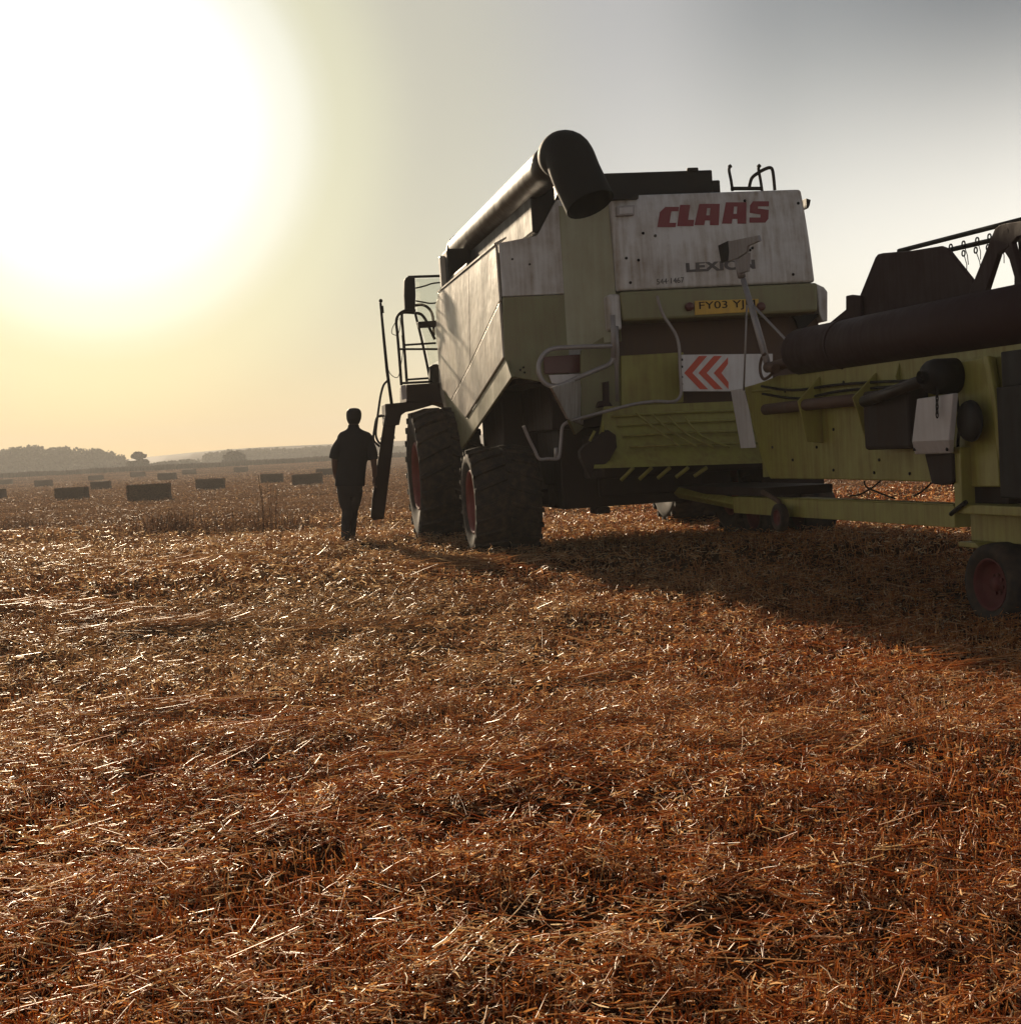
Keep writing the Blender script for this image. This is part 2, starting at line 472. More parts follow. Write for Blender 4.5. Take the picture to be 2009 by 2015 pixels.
# rear wall plates (white above, green below)
zs = P(1040, 582, y=YW).z
zb = P(1008, 742, y=YW).z
w = MB(); w.plate([(XS, YW, zs + .004), (-.97, YW, zs + .004), (-.97, YW, 4.02), (-1.02, YW, 4.02), (-1.26, YW, 3.63), (XS, YW, zt)], (0, .05, 0))
w.build('rear_wall', M['white'], combine, .008)
w = MB(); w.plate([(XS, YW, zs - .004), (XS - .02, YW, P(996, 704, y=YW).z), (P(1008, 742, y=YW).x, YW, zb), (-1.0, YW, zb - .14), (-.95, YW, zs - .004)], (0, .05, 0))
w.build('rear_wall_skirt', M['green'], combine, .008)
# bolts on the wall
bl = MB()
for px, py in [(1008, 510), (1042, 520), (1030, 723), (1032, 733), (1024, 728)]:
    q = P(px, py, y=YW); bl.lathe([(.012, 0), (.012, -.012), (.001, -.014)], 8, 'Y', tuple(q))
bl.build('bolt', M['black'], combine)

# --- left side panel: sun-warmed white pentagon plates with seams, green V border
def S(px, py, dx=0): 
    return P(px, py, plane=((XS + dx, YW, 2.5), (-1, .004, 0)))
TL, TR, R1, V1, B1 = S(866, 576), S(980, 482), S(996, 704), S(921, 822), S(874, 766)
L0 = S(861, 650)
sp = MB()
s1, s2 = S(982, 590), S(896, 778)
g = Vector((0, .006, .006))
def out(pts, mb, t=.03, dx=-.03): mb.plate([Vector(p) + Vector((dx, 0, 0)) for p in pts], (t, 0, 0))
top_mid = S(927, 527); bot_mid = S(930, 716)
out([TL, top_mid - Vector((0, -.012, 0)), bot_mid + Vector((0, .02, .0)), B1.lerp(V1, .42) + Vector((0, .012, .012)), B1, L0], sp)
out([top_mid, TR, R1.lerp(TR, .5) + Vector((0, .0, .006)), bot_mid + Vector((0, 0, .012))], sp)
out([bot_mid - Vector((0, 0, .006)), R1.lerp(TR, .5) - Vector((0, 0, .006)), R1, V1, B1.lerp(V1, .42)], sp, .03, -.034)
sp.build('side_panel', M['sunlit_white'], combine, .012)
sf = MB(); out([TL + Vector((0, .55, -.1)), TL, L0, B1, S(884, 800), S(884, 800) + Vector((0, .55, 0)), B1 + Vector((0, .5, 0))], sf, .04, .0)
sf.build('cab_corner_panel', M['sunlit_white'], combine, .012)
vb = MB()
out([R1, S(1009, 742), S(910, 884), S(880, 800), B1, V1], vb, .035, -.012)
vb.build('side_panel_border', M['green'], combine, .012)
rl = MB()
tr = (TR - TL)
rl.plate([TL + Vector((-.045, 0, .0)), TR + Vector((-.045, 0, .0)), TR + Vector((.10, 0, .07)), TL + Vector((.10, 0, .07))], (.0, 0, .02))
rl.build('panel_top_rail', M['sunlit_white'], combine)
# dark recess behind the auger foot
ft = MB()
q0 = S(872, 500)
ft.box(XS + .06, -1.05, 3.05, 3.55, zt - .05, zt + .55)
ft.box(XS + .08, -1.2, 1.5, 3.1, zt + .0, zt + .16)
ft.plate([(-1.30, 3.1, zt + .10), (-1.02, 3.1, zt + .10), (-1.02, 3.1, zt + .62), (-1.30, 3.1, zt + .62)], (0, -4.45, 0))
ft.build('auger_foot', M['black'], combine, .03)
ps = MB(); ps.box(XS - .01, XS + .07, 3.28, 3.42, zt - .1, zt + .48); ps.build('corner_post', M['sunlit_white'], combine, .01)

# --- unloading auger
a0, a1 = P(905, 492, x=-1.25), P(1100, 306, x=-1.25)
ag = MB()
a1.z = a0.z = (a0.z + a1.z) / 2
path = [a0 + Vector((.10, .35, -.55)), a0 + Vector((.06, .30, -.22)), a0 + Vector((.0, .12, -.03)), a0] + [a0.lerp(a1, t) for t in np.linspace(.08, 1, 12)]
ag.tube(path, .200, 28)
for t in (.02,):
    c = a0.lerp(a1, t); d = (a1 - a0).normalized()
    ag.tube([c - d * .03, c + d * .03], .212, 28)
ag.tube([a0.lerp(a1, .05) + Vector((-.02, 0, .18)), a0.lerp(a1, .6) + Vector((-.02, 0, .18))], .014, 8)
auger = ag.build('unloading_auger', M['tube'], combine)
spout = MB()
# rubber boot bent down and to the rear
c0 = a1.copy()
yb = a1.y
tipT = P(1118, 300, y=yb - .12); tipB = P(1160, 392, y=yb - .55)
sp_path = smooth_path([c0 + Vector((0, .10, 0)), c0 + Vector((.01, -.06, -.01)), P(1119, 309, y=yb - .20), P(1134, 344, y=yb - .34), P(1149, 376, y=yb - .42), P(1161, 402, y=yb - .48)], 6)
n = len(sp_path)
Rr = [.205 + .05 * min(1, i / (n * .22)) for i in range(n)]
# open boot: outer and inner wall
spout.tube(sp_path, Rr, 28, caps=False)
spout.tube(sp_path[2:], [r - .018 for r in Rr[2:]], 28, caps=False)
spout.build('auger_spout', M['boot'], auger)
# --- grain tank cover
tkL, tkR = P(1150, 341, y=-.75), P(1401, 335, y=-.75)
tk = MB()
zk = (tkL.z + tkR.z) / 2
tk.plate([(-.95, -.75, 4.0), (tkR.x, -.75, 4.0), (tkR.x, -.75, zk), (-.75, -.75, zk)], (0, 3.2, 0))
q = P(1418, 353, y=-.75)
tk.box(tkR.x + .003, q.x, -.72, 1.5, 4.0, q.z)
tk.box(P(1352, 333, y=-.77).x, P(1374, 333, y=-.77).x, -.78, -.72, zk - .02, zk + .03)
tk.build('grain_tank_cover', M['black'], combine, .015)

# --- rear hood (white) with rounded left corner chamfer in green
hTL, hTR, hBR, hBL = P(1196, 377, y=YH), P(1586, 374, y=YH), P(1607, 554, y=YH), P(1213, 573, y=YH)
zh0, zh1 = (hBR.z + hBL.z) / 2, (hTL.z + hTR.z) / 2
xl, xr0, xr1 = hBL.x + .02, hBR.x, hTR.x
hood = MB()
def hood_ring(z, t):
    lean = .10 * t * t            # the top leans forward a little
    pts = [(-.985, YW + .05), (-.985, YW - .01)]
    xr = xr0 + (xr1 - xr0) * t
    pts = []
    for k in range(5):
        a = k / 4 * math.pi / 2
        pts.append((xl + .07 - .07 * math.cos(a), YH + .10 - .10 * math.sin(a) + lean))
    for k in range(1, 10):
        pts.append((xl + .07 + (xr - .07 - xl - .07) * k / 10, YH - .05 * math.sin(math.pi * k / 10) * 0 + lean))
    for k in range(5):
        a = math.pi / 2 - k / 4 * math.pi / 2
        pts.append((xr - .07 + .07 * math.cos(a), YH + .10 - .10 * math.sin(a) + lean))
    pts += [(xr, -1.2), (xr, -.6), (xl + .4, -.6), (xl + .02, -1.2)]
    return [(x, y, z) for x, y in pts]
hood.loft([hood_ring(zh0 + (zh1 - zh0) * t, t) for t in np.linspace(0, 1, 8)])
hd = hood.build('rear_hood', M['white'], combine)
for p_ in hd.data.polygons: p_.use_smooth = len(p_.vertices) == 4
md = hd.modifiers.new('bevel', 'BEVEL'); md.width = .03; md.segments = 3; md.limit_method = 'ANGLE'; md.angle_limit = rad(40)
ch = MB()
xA, zA = -1.0, 4.02
zbot = P(1160, 676, y=-1.7).z
rings = []
for t in np.linspace(0, 1, 6):
    z = zbot + (3.95 - zbot) * t
    rr = []
    for k in range(9):
        s_ = k / 8
        x = xA + (xl - .005 - xA) * s_
        y = YW - .005 + (YH + .10 - YW) * (s_ ** 1.5)
        rr.append((x, y + (.1 * t * t) * s_, z))
    rings.append(rr)
n9 = 9
vv = [v for r in rings for v in r]
ch.add(vv + [(x + .05, y + .06, z) for x, y, z in vv], [(i * n9 + k, i * n9 + k + 1, (i + 1) * n9 + k + 1, (i + 1) * n9 + k) for i in range(5) for k in range(8)] +
       [(54 + i * n9 + k, 54 + (i + 1) * n9 + k, 54 + (i + 1) * n9 + k + 1, 54 + i * n9 + k + 1) for i in range(5) for k in range(8)], smooth=True)
ch.build('hood_side', M['pale_green'], combine)
# green band under the white hood
g0, g1 = P(1218, 580, y=YH - .02), P(1602, 618, y=YH - .02)
gb = MB()
gzt = zh0 - .012; gzb = (P(1218, 630, y=YH).z + P(1600, 617, y=YH).z) / 2
gb.plate([(xl + .03, YH - .03, gzb), (xr0 - .02, YH - .03, gzb), (xr0 - .0, YH - .03, gzt), (xl + .01, YH - .03, gzt)], (0, .5, 0))
gb.build('hood_skirt', M['green'], combine, .03)
cp_ = MB(); e0, e1 = P(1194, 590, y=YH + .05), P(1217, 650, y=YH + .05)
cp_.box(e0.x, xl + .02, YH - .0, YH + .22, e1.z, gzt - .02); cp_.build('hood_corner_cap', M['white'], combine, .03)
fl = MB(); fl.plate(CB.poly([(1606, 558), (1621, 565), (1628, 574), (1628, 632), (1618, 632), (1611, 615)], y=-1.55), (0, .5, 0)); fl.build('hood_side_flap', M['white'], combine, .01)
fb = MB(); fb.plate(CB.poly([(1560, 620), (1613, 617), (1590, 640), (1575, 655)], y=-1.5), (0, .05, 0)); fb.build('flap_bracket', M['black'], combine, .005)

# --- lettering on the hood
def on_hood(px, py, dy=-.004):
    q = P(px, py, y=YH)
    t = (q.z - zh0) / (zh1 - zh0); yy = YH + .10 * t * t
    q = P(px, py, y=yy + dy); return q
# block letters, drawn in a unit cell and set in italics
LET = {
 'C': [[(.0, 0), (1, 0), (1, .22), (.62, .22), (.62, .78), (1, .78), (1, 1), (.25, 1), (.0, .75)]],
 'L': [[(.0, 0), (1, 0), (1, .3), (.62, .3), (.62, 1), (.0, 1)]],
 'A': [[(.0, 0), (.40, 0), (.42, .22), (.44, .22), (.44, .40), (.44, .82), (.44, 1), (.10, 1)], [(.44, .22), (.62, .22), (.62, .46), (.44, .46)], [(.44, .80), (.58, .80), (.58, 1), (.44, 1)], [(.58, 1), (.58, .46), (.62, .22), (.64, 0), (1, 0), (.94, 1)]],
 'S': [[(.0, 0), (.85, 0), (1, .18), (1, .60), (.42, .66), (.42, .76), (1, .76), (1, 1), (.15, 1), (0, .82), (0, .46), (.58, .38), (.58, .24), (0, .24)]],
}
cells = [('C', 1293, 1329, 447), ('L', 1332, 1364, 445), ('A', 1366, 1414, 443), ('A', 1420, 1468, 440), ('S', 1474, 1511, 438)]
lg = MB()
for ch_, x0, x1, yb_ in cells:
    top = yb_ - (42 if ch_ != 'C' else 40)
    sh = 7 * (1 - (x0 - 1293) / 240)
    for poly in LET[ch_]:
        pts = [on_hood(x0 + u * (x1 - x0) + sh * v, yb_ + (top - yb_) * v - 0.035 * 0) for u, v in poly]
        lg.plate([Vector(p_) for p_ in pts], (0, .003, 0))
lg.build('maker_lettering', M['logo_red'], combine)
q0, q1, q2 = on_hood(1350, 536), on_hood(1486, 529), on_hood(1350, 515)
text_obj('model_lettering', 'LEXION', M['logo_grey'], combine, q0, q1 - q0, (0, .12, 1), (q1 - q0).length, abs(q2.z - q0.z) * 1.0, offset=.045)
q0, q1, q2 = on_hood(1292, 560), on_hood(1346, 556), on_hood(1292, 549)
text_obj('number_lettering', '544·1467', M['logo_grey'], combine, q0, q1 - q0, (0, .03, 1), (q1 - q0).length, abs(q2.z - q0.z))
np_ = MB(); yp = YH - .045
c = CB.poly([(1367, 620), (1492, 613), (1492, 588), (1367, 592)], y=yp)
np_.plate(c, (0, .012, 0)); npo = np_.build('number_plate', M['plate_yellow'], combine, .004)
q0, q1, q2 = P(1376, 613, y=yp - .003), P(1486, 608, y=yp - .003), P(1376, 594, y=yp - .003)
t_ = text_obj('plate_lettering', 'FY03 YJM', M['black'], npo, q0, q1 - q0, (0, 0, 1), (q1 - q0).length, abs(q2.z - q0.z))
lm = MB()
for px in (1355, 1495):
    q = P(px, 604, y=YH - .03); lm.lathe([(.048, 0), (.048, -.05), (.04, -.065), (.001, -.068)], 20, 'Y', tuple(q))
lm.build('tail_lamp', M['lamp_red'], combine)
# lamp and trim on the hood
wl = MB(); c = CB.poly([(1207, 383), (1257, 381), (1256, 391), (1207, 393)], y=YH + .02)
wl.plate(c, (0, .12, 0)); wl.build('hood_hinge_cover', M['black'], combine, .005)
wl = MB(); c = CB.poly([(1214, 405), (1249, 403), (1249, 423), (1214, 425)], y=YH + .0)
wl.plate(c, (0, .14, 0)); wlo = wl.build('work_lamp', M['grey'], combine, .01)
wl = MB(); c = CB.poly([(1219, 409), (1245, 407), (1245, 419), (1219, 421)], y=YH - .004); wl.plate(c, (0, .01, 0)); wl.build('lamp_lens', M['guard'], wlo, .003)
sl = MB(); c = CB.poly([(1586, 390), (1595, 393), (1593, 404), (1590, 410), (1587, 410)], y=YH + .25); sl.plate(c, (0, .15, 0)); sl.build('side_lamp', M['black'], combine, .005)
for px, py in ((1265, 459), (1289, 464), (1232, 508), (1256, 512), (1475, 492), (1480, 488), (1465, 395), (1560, 540), (1240, 556), (1570, 400)):
    bb_ = MB(); q = on_hood(px, py, .0); bb_.lathe([(.016, .004), (.016, -.008), (.001, -.010)], 10, 'Y', tuple(q)); bb_.build('bolt', M['black'], combine)
# hooks and hoop on the roof of the hood
hk = MB(); yk = YH + .45
def tb(mb, pts, y, r, n=4, seg=8): mb.tube(smooth_path([P(a, b_, y=y) for a, b_ in pts], n), r, seg)
tb(hk, [(1441, 376), (1438, 355), (1434, 334), (1437, 327)], yk, .018); hk.tube([P(1434, 329, y=yk), P(1438, 326, y=yk)], .022, 8)
tb(hk, [(1499, 376), (1496, 355), (1492, 333), (1494, 326)], yk, .018); hk.tube([P(1491, 329, y=yk), P(1495, 325, y=yk)], .022, 8)
hk.tube([P(1438, 371, y=yk), P(1500, 371, y=yk)], .022, 8)
tb(hk, [(1473, 374), (1478, 352), (1490, 341), (1502, 334), (1514, 330), (1520, 337), (1524, 374)], yk, .020)
hk.build('roof_bracket', M['black'], combine)

# --- recess under the hood, straw chute, skirts
st = MB(); ys = YH + .55
st.plate(CB.poly([(1212, 622), (1612, 606), (1602, 815), (1216, 835)], y=ys), (0, .06, 0))
st.build('straw_chute', M['rust'], combine, .01)
st = MB(); st.plate(CB.poly([(1222, 700), (1345, 693), (1345, 792), (1222, 800)], y=YH + .22), (0, .05, 0)); st.build('chute_panel', M['olive'], combine, .01)
sk = MB(); sk.plate(CB.poly([(1143, 690), (1200, 655), (1218, 652), (1222, 800), (1185, 815), (1143, 828)], y=YH + .26), (.0, .05, 0)); sk.build('rear_skirt', M['green'], combine, .01)
po = MB(); po.tube([P(1209, 642, y=YH + .02), P(1211, 690, y=YH + .02), P(1213, 725, y=YH + .1), P(1214, 790, y=YH + .1)], [.045, .045, .02, .02], 10); po.build('skirt_post', M['grey'], combine)
bk = MB(); bk.plate(CB.poly([(1187, 752), (1198, 750), (1199, 790), (1206, 800), (1174, 802), (1178, 790), (1188, 788)], y=YH + .2), (0, .06, 0)); bk.build('skirt_bracket', M['maroon'], combine, .004)

# sunlit left shield: faces the left front, so the low sun strikes it
shp = P(1143, 838, y=-1.45); n_ = Vector((-1, .42, .10)).normalized()
pl = (tuple(shp), tuple(n_))
sh = MB(); sh.plate(CB.poly([(1080, 762), (1136, 746), (1143, 800), (1143, 836), (1113, 824)], plane=pl), -n_ * .03); sh.build('left_shield', M['white'], combine, .008)
sh = MB(); sh.plate([p_ - n_ * .006 for p_ in CB.poly([(1113, 826), (1143, 838), (1142, 842), (1127, 855)], plane=pl)], -n_ * .03); sh.build('left_shield_tip', M['green'], combine, .006)

# light board with tube guard, left of the hood
lb = MB(); yl = YW - .06
lb.plate(CB.poly([(1070, 702), (1158, 696), (1158, 733), (1072, 736)], y=yl), (0, .04, 0)); lb.build('light_board', M['lamp_red'], combine, .006)
lb = MB(); lb.plate(CB.poly([(1080, 738), (1146, 735), (1134, 745), (1100, 756), (1086, 754)], y=yl), (0, .03, 0)); lb.build('white_reflector', M['board_white'], combine, .004)
lb = MB(); lb.plate(CB.poly([(1160, 688), (1196, 686), (1196, 702), (1160, 704)], y=yl), (0, .04, 0)); lb.build('lamp_bracket', M['dark'], combine, .004)
gd = MB(); yg = YH - .10
loop = [(1206, 681), (1160, 682), (1110, 684), (1085, 687), (1070, 697), (1061, 714), (1061, 735), (1070, 752), (1085, 760), (1103, 758), (1140, 742), (1175, 727), (1199, 716), (1207, 700)]
gd.tube(smooth_path([P(a, b_, y=yg) for a, b_ in loop] + [P(1206, 681, y=yg)], 4), .026, 10)
gd.tube([P(1205, 620, y=yg), P(1207, 660, y=yg), P(1207, 705, y=yg)], .030, 10)
gd.build('lamp_guard_rail', M['grey'], combine)
hr = MB()
path = [(1293, 582), (1298, 603), (1306, 622), (1318, 640), (1330, 660), (1336, 685), (1338, 730), (1340, 765), (1338, 780), (1329, 789), (1315, 791), (1290, 790), (1250, 795), (1205, 806), (1160, 818), (1130, 826), (1113, 833), (1106, 842), (1104, 865), (1101, 895), (1096, 903), (1078, 903), (1061, 903), (1052, 886), (1040, 862), (1030, 838)]
hr.tube(smooth_path([P(a, b_, y=YH - .22) for a, b_ in path], 4), .018, 8)
hr.tube([P(1093, 902, y=YH - .22), P(1094, 881, y=YH - .22)], .018, 8)
hr.build('bent_handrail', M['grey'], combine)

# chevron board
cb = MB(); yc = YH - .06
c = CB.poly([(1341, 698), (1520, 696), (1520, 770), (1342, 770)], y=yc)
cb.plate(c, (0, .02, 0)); cbo = cb.build('chevron_board', M['board_white'], combine, .004)
cv = MB()
def chev(xa, xt, wd, half=None):
    ym, t0, b0 = 734, 700.5, 766
    return [[(xa, ym), (xt, t0), (xt + wd, t0), (xa + wd, ym)], [(xa, ym), (xa + wd, ym), (xt + wd + 2, b0), (xt + 2, b0)]]
for xa, xt, wd in ((1346, 1375, 16), (1374, 1404, 16)):
    for poly in chev(xa, xt, wd): cv.plate(CB.poly(poly, y=yc - .004), (0, .003, 0))
cv.plate(CB.poly([(1404, 734), (1432, 703), (1432, 716), (1419, 734)], y=yc - .004), (0, .003, 0))
cv.plate(CB.poly([(1404, 734), (1419, 734), (1433, 752), (1433, 766)], y=yc - .004), (0, .003, 0))
cv.build('chevron', M['chevron_red'], cbo)
bm_ = MB()
for yy in (708, 722, 742, 756): bm_.lathe([(.014, 0), (.014, -.03), (.001, -.032)], 8, 'Y', tuple(P(1340, yy, y=yc)))
bm_.build('hinge', M['black'], cbo)

# straw spreader hood
so = MB()
rows = []
for t in np.linspace(0, 1, 7):
    yy = YH + .1 - .45 * t + .12 * math.sin(t * math.pi)
    r = []
    for s_ in np.linspace(0, 1, 9):
        px = (1190 + (1168 - 1190) * t) * (1 - s_) + (1530 + 10 * t) * s_
        py = (800 + 122 * t) * (1 - s_) + (786 + 124 * t) * s_ + 8 * math.sin(s_ * math.pi) * (1 - t) * 0
        r.append(P(px, py, y=yy))
    rows.append(r)
vv = [v for r in rows for v in r]; nn = len(vv)
so.add(vv + [v + Vector((0, .05, 0)) for v in vv], [(i * 9 + k, i * 9 + k + 1, (i + 1) * 9 + k + 1, (i + 1) * 9 + k) for i in range(6) for k in range(8)] + [(nn + i * 9 + k, nn + (i + 1) * 9 + k, nn + (i + 1) * 9 + k + 1, nn + i * 9 + k + 1) for i in range(6) for k in range(8)], smooth=True)
for t in (.12, .30, .50, .72):
    yy = YH + .06 - .45 * t + .12 * math.sin(t * math.pi)
    so.tube([P(1196 + 60 * t, 808 + 100 * t, y=yy), P(1320, 800 + 105 * t, y=yy), P(1500, 792 + 110 * t, y=yy)], .014, 6)
for k in range(4):
    x0 = 1250 + 32 * k
    so.tube(smooth_path([P(x0, 812 + 3 * k, y=YH - .04), P(x0 + 35, 840 + 6 * k, y=YH - .12), P(x0 + 90, 880, y=YH - .26)], 5), .012, 6)
so.build('straw_spreader', M['olive'], combine)
fn = MB(); fn.plate(CB.poly([(1196, 845), (1176, 862), (1152, 876), (1142, 888), (1144, 902), (1163, 942), (1168, 928), (1182, 922), (1200, 905), (1214, 880), (1212, 856)], y=YH - .30), (0, .16, 0)); fn.build('spreader_vane', M['dark'], combine, .01)
fn = MB()
for (a, b_, c_, d_) in ((1160, 868, 1170, 848), (1186, 850, 1187, 828)): fn.tube([P(a, b_, y=YH - .31), P(c_, d_, y=YH - .31)], .016, 6)
for k in range(5): 
    x0 = 1222 + 36 * k
    fn.tube([P(x0, 945 - 2 * k, y=YH - .2), P(x0 + 24, 920, y=YH - .3)], .022, 6)
fn.build('spreader_rod', M['olive'], combine)
ud = MB(); ud.box(-.7, 1.6, -1.5, -.3, .85, 1.35); ud.build('spreader_housing', M['dark'], combine, .03)

# --- cab, platform, ladder, mirror on the left front
cabb = MB()
cabb.box(-1.05, 1.05, 4.15, 5.9, 2.0, 2.35)
for x in (-1.05, .97):
    for y in (4.15, 5.82): cabb.box(x, x + .08, y, y + .08, 2.35, 3.75)
cabb.box(-1.15, 1.15, 4.05, 6.15, 3.75, 3.98)
cabb.build('cab', M['dark'], combine, .03)
gl = MB()
for pts in ([(-1.03, 4.25, 2.4), (-1.03, 5.8, 2.4), (-1.03, 5.8, 3.72), (-1.03, 4.25, 3.72)], [(1.02, 4.25, 2.4), (1.02, 5.8, 2.4), (1.02, 5.8, 3.72), (1.02, 4.25, 3.72)]): gl.plate(pts, (.008, 0, 0))
gl.plate([(-.95, 5.9, 2.4), (.95, 5.9, 2.4), (.95, 5.98, 3.72), (-.95, 5.98, 3.72)], (0, .008, 0))
gl.build('cab_window', M['glass'], combine)
YP = 4.35
dg_ = MB(); dg_.plate(CB.poly([(818, 549), (868, 547), (868, 706), (846, 720), (836, 668), (822, 622)], y=YP + .5), (0, .008, 0)); dg_.build('cab_door_pane', M['glass'], combine)
pf = MB()
pf.plate(CB.poly([(800, 757), (884, 752), (888, 800), (872, 794), (846, 789), (800, 791)], y=YP), (0, .9, 0))
pf.plate(CB.poly([(758, 795), (802, 791), (846, 789), (852, 797), (820, 806), (800, 810), (790, 817), (786, 836), (760, 836)], y=YP + .05), (0, .55, 0))
pf.build('platform', M['dark'], combine, .01)
pp = MB(); pp.plate(CB.poly([(789, 759), (799, 757), (801, 784), (791, 787)], y=YP - .06), (0, .04, 0)); pp.build('platform_reflector', M['guard'], combine, .004)
ld = MB()
side = [(766, 796), (800, 792), (799, 806), (790, 816), (786, 836), (779, 837), (756, 1021), (736, 1024), (730, 1018), (733, 980), (749, 873), (759, 810)]
ld.plate(CB.poly(side, y=YP + .1), (0, .05, 0)); ld.plate(CB.poly(side, y=YP + .55), (0, .05, 0))
lo = ld.build('ladder', M['dark'], combine, .006)
stp = MB()
for t in np.linspace(.06, .97, 6):
    a = P(762 + (734 - 762) * t, 815 + (1010 - 815) * t, y=YP + .15)
    b2 = a + Vector((.20, 0, -.01))
    stp.box(a.x - .02, a.x + .17, YP + .152, YP + .548, a.z - .02, a.z + .02)
stp.build('step', M['grey'], lo, .004)
lh = MB()
lh.tube(smooth_path([P(a, b_, y=YP + .12) for a, b_ in [(765, 748), (756, 756), (750, 775), (746, 800), (741, 838), (740, 856), (744, 868), (750, 874)]], 4), .017, 8)
lh.tube(smooth_path([P(a, b_, y=YP + .58) for a, b_ in [(757, 818), (748, 818), (741, 824), (737, 845), (735, 862), (738, 870), (748, 879)]], 4), .017, 8)
lh.tube([P(745, 820, y=YP + .12), P(757, 818, y=YP + .12)], .014, 8)
lh.build('ladder_handrail', M['black'], lo)
an = MB()
an.tube([P(771, 795, y=YP), P(762, 730, y=YP), P(756, 670, y=YP), P(749, 596, y=YP)], [.024, .024, .022, .018], 8)
an.lathe([(.001, -.03), (.022, -.022), (.03, 0), (.022, .022), (.001, .03)], 12, 'Z', tuple(P(749.5, 592, y=YP)))
an.tube([P(751, 602, y=YP), P(752.5, 616, y=YP)], .028, 8)
an.build('marker_pole', M['black'], combine)
cbl = MB(); cbl.tube(smooth_path([P(a, b_, y=YP) for a, b_ in [(759, 685), (761, 712), (766, 732), (776, 742), (784, 741), (788, 725), (793, 690), (791, 660)]], 5), .006, 5)
cbl.tube(smooth_path([P(a, b_, y=YP) for a, b_ in [(784, 628), (775, 640), (771, 652), (774, 658), (783, 658), (788, 640), (787, 625)]], 5), .006, 5)
cbl.build('cable', M['black'], combine)
rlg = MB()
def rt(pts, y=YP + .05, r=.021, n=4): rlg.tube(smooth_path([P(a, b_, y=y) for a, b_ in pts], n), r, 8)
rt([(790, 758), (787, 715), (782, 655), (780, 633), (784, 620), (795, 612), (806, 610.5), (818, 611)], YP)
rt([(801, 756), (797, 700), (793, 650), (791, 620), (795, 615), (818, 616)], YP + .5)
rt([(817, 616), (828, 660), (838, 705), (847, 750)], YP + .5, .020)
rt([(817, 601), (832, 600), (845, 608), (852, 624), (854, 660)], YP + .7, .022)
rt([(817, 616), (828, 618), (837, 628), (845, 645), (856, 668)], YP + .4, .022)
rlg.tube([P(795, 679, y=YP + .5), P(858, 675, y=YP + .5)], .016, 8)
rlg.tube([P(784, 687, y=YP), P(862, 687, y=YP)], .016, 8)
rlg.tube([P(801, 747, y=YP + .5), P(847, 744, y=YP + .5)], .016, 8)
rlg.tube([P(790, 754, y=YP), P(850, 751, y=YP)], .018, 8)
rlg.build('platform_railing', M['black'], combine)
bx = MB(); bx.plate(CB.poly([(822, 633), (866, 630), (866, 642), (824, 645)], y=YP + .3), (0, .12, 0))
bx.plate(CB.poly([(846, 722), (852, 717), (860, 716), (866, 720), (866, 756), (846, 756)], y=YP + .3), (0, .2, 0)); bx.build('door_fitting', M['black'], combine, .01)
mr = MB(); mr.plate(CB.poly([(797, 609), (795.5, 580), (796, 552), (799, 546), (804, 544), (815, 544), (817, 548), (818.5, 580), (817, 612)], y=YP + .2), (0, .10, 0)); mro = mr.build('mirror', M['black'], combine, .015)
ma = MB(); ma.tube([P(803, 545, y=YP + .25), P(868, 543, y=YP + .25)], .020, 8)
ma.tube(smooth_path([P(a, b_, y=YP + .25) for a, b_ in [(818, 567), (835, 563), (850, 558), (866, 556)]], 4), .012, 8)
ma.tube(smooth_path([P(a, b_, y=YP + .25) for a, b_ in [(818, 592), (835, 595), (848, 597), (866, 595)]], 4), .012, 8)
ma.build('mirror_arm', M['black'], mro)
# ================================================================== HEADER (on its trailer)
HF = Frame((2.84, 14.9, 0), (0, 0, rad(14.7)))
header = thing('harvester_header', 'long olive cutting header with maroon reel frames, carried on the trailer at the right', 'combine header', HF.loc, HF.rot)
Q = HF.p
tr_ = MB()
zb_ = Q(1700, 942, x=0).z
pts = HF.poly([(1463, 762), (1482, 757), (1500, 751), (1530, 739), (1600, 732), (1700, 716), (1780, 703), (1905, 684)], x=0)
low = HF.poly([(1827, 948), (1635, 943), (1514, 942), (1505, 920), (1496, 899)], x=0)
yend_ = Q(2075, 700, x=0).y; yfar = yend_ - 1.3
pts += [Vector((0, yfar, pts[-1].z)), Vector((0, yfar, low[0].z))] + low
tr_.plate(pts, (.06, 0, 0))
tr_.box(.05, 1.25, yfar, Q(1514, 942, x=0).y, zb_ - .01, zb_ + .05)
tr_.build('trough_back', M['olive'], header, .012)
ep = MB(); ye = Q(1490, 880, x=0).y
ep.plate([(0.06, ye, zb_), (1.35, ye, zb_), (1.35, ye, zb_ + .35), (.9, ye, 2.0), (.06, ye, 2.02)], (0, .04, 0)); ep.build('end_plate', M['olive'], header, .01)
ep = MB(); ep.plate([(0.06, yfar, zb_), (1.35, yfar, zb_), (1.35, yfar, zb_ + .35), (.9, yfar, 2.0), (.06, yfar, 2.02)], (0, -.04, 0)); ep.build('end_plate', M['olive'], header, .01)
gs = MB()
def rib(top, apex, lowp, t=.025):
    a = Q(*top, x=-.002); y = a.y
    bpt, cpt = Q(*apex, y=y), Q(*lowp, y=y)
    gs.plate([a, Vector((-.002, y, cpt.z - .02)), cpt, bpt], (0, t, 0))
rib((1613, 741), (1570, 789), (1588, 869)); rib((1724, 733), (1678, 782), (1703, 864)); rib((1769, 713), (1762, 740), (1777, 762))
for y0, y1_, z in ((1480, 1600, 770), (1600, 1710, 764)):
    a, b2 = Q(y0, z, x=-.01), Q(y1_, z - 9, x=-.01)
    gs.tube([a, b2], .012, 6)
gs.build('gusset', M['olive'], header, .004)
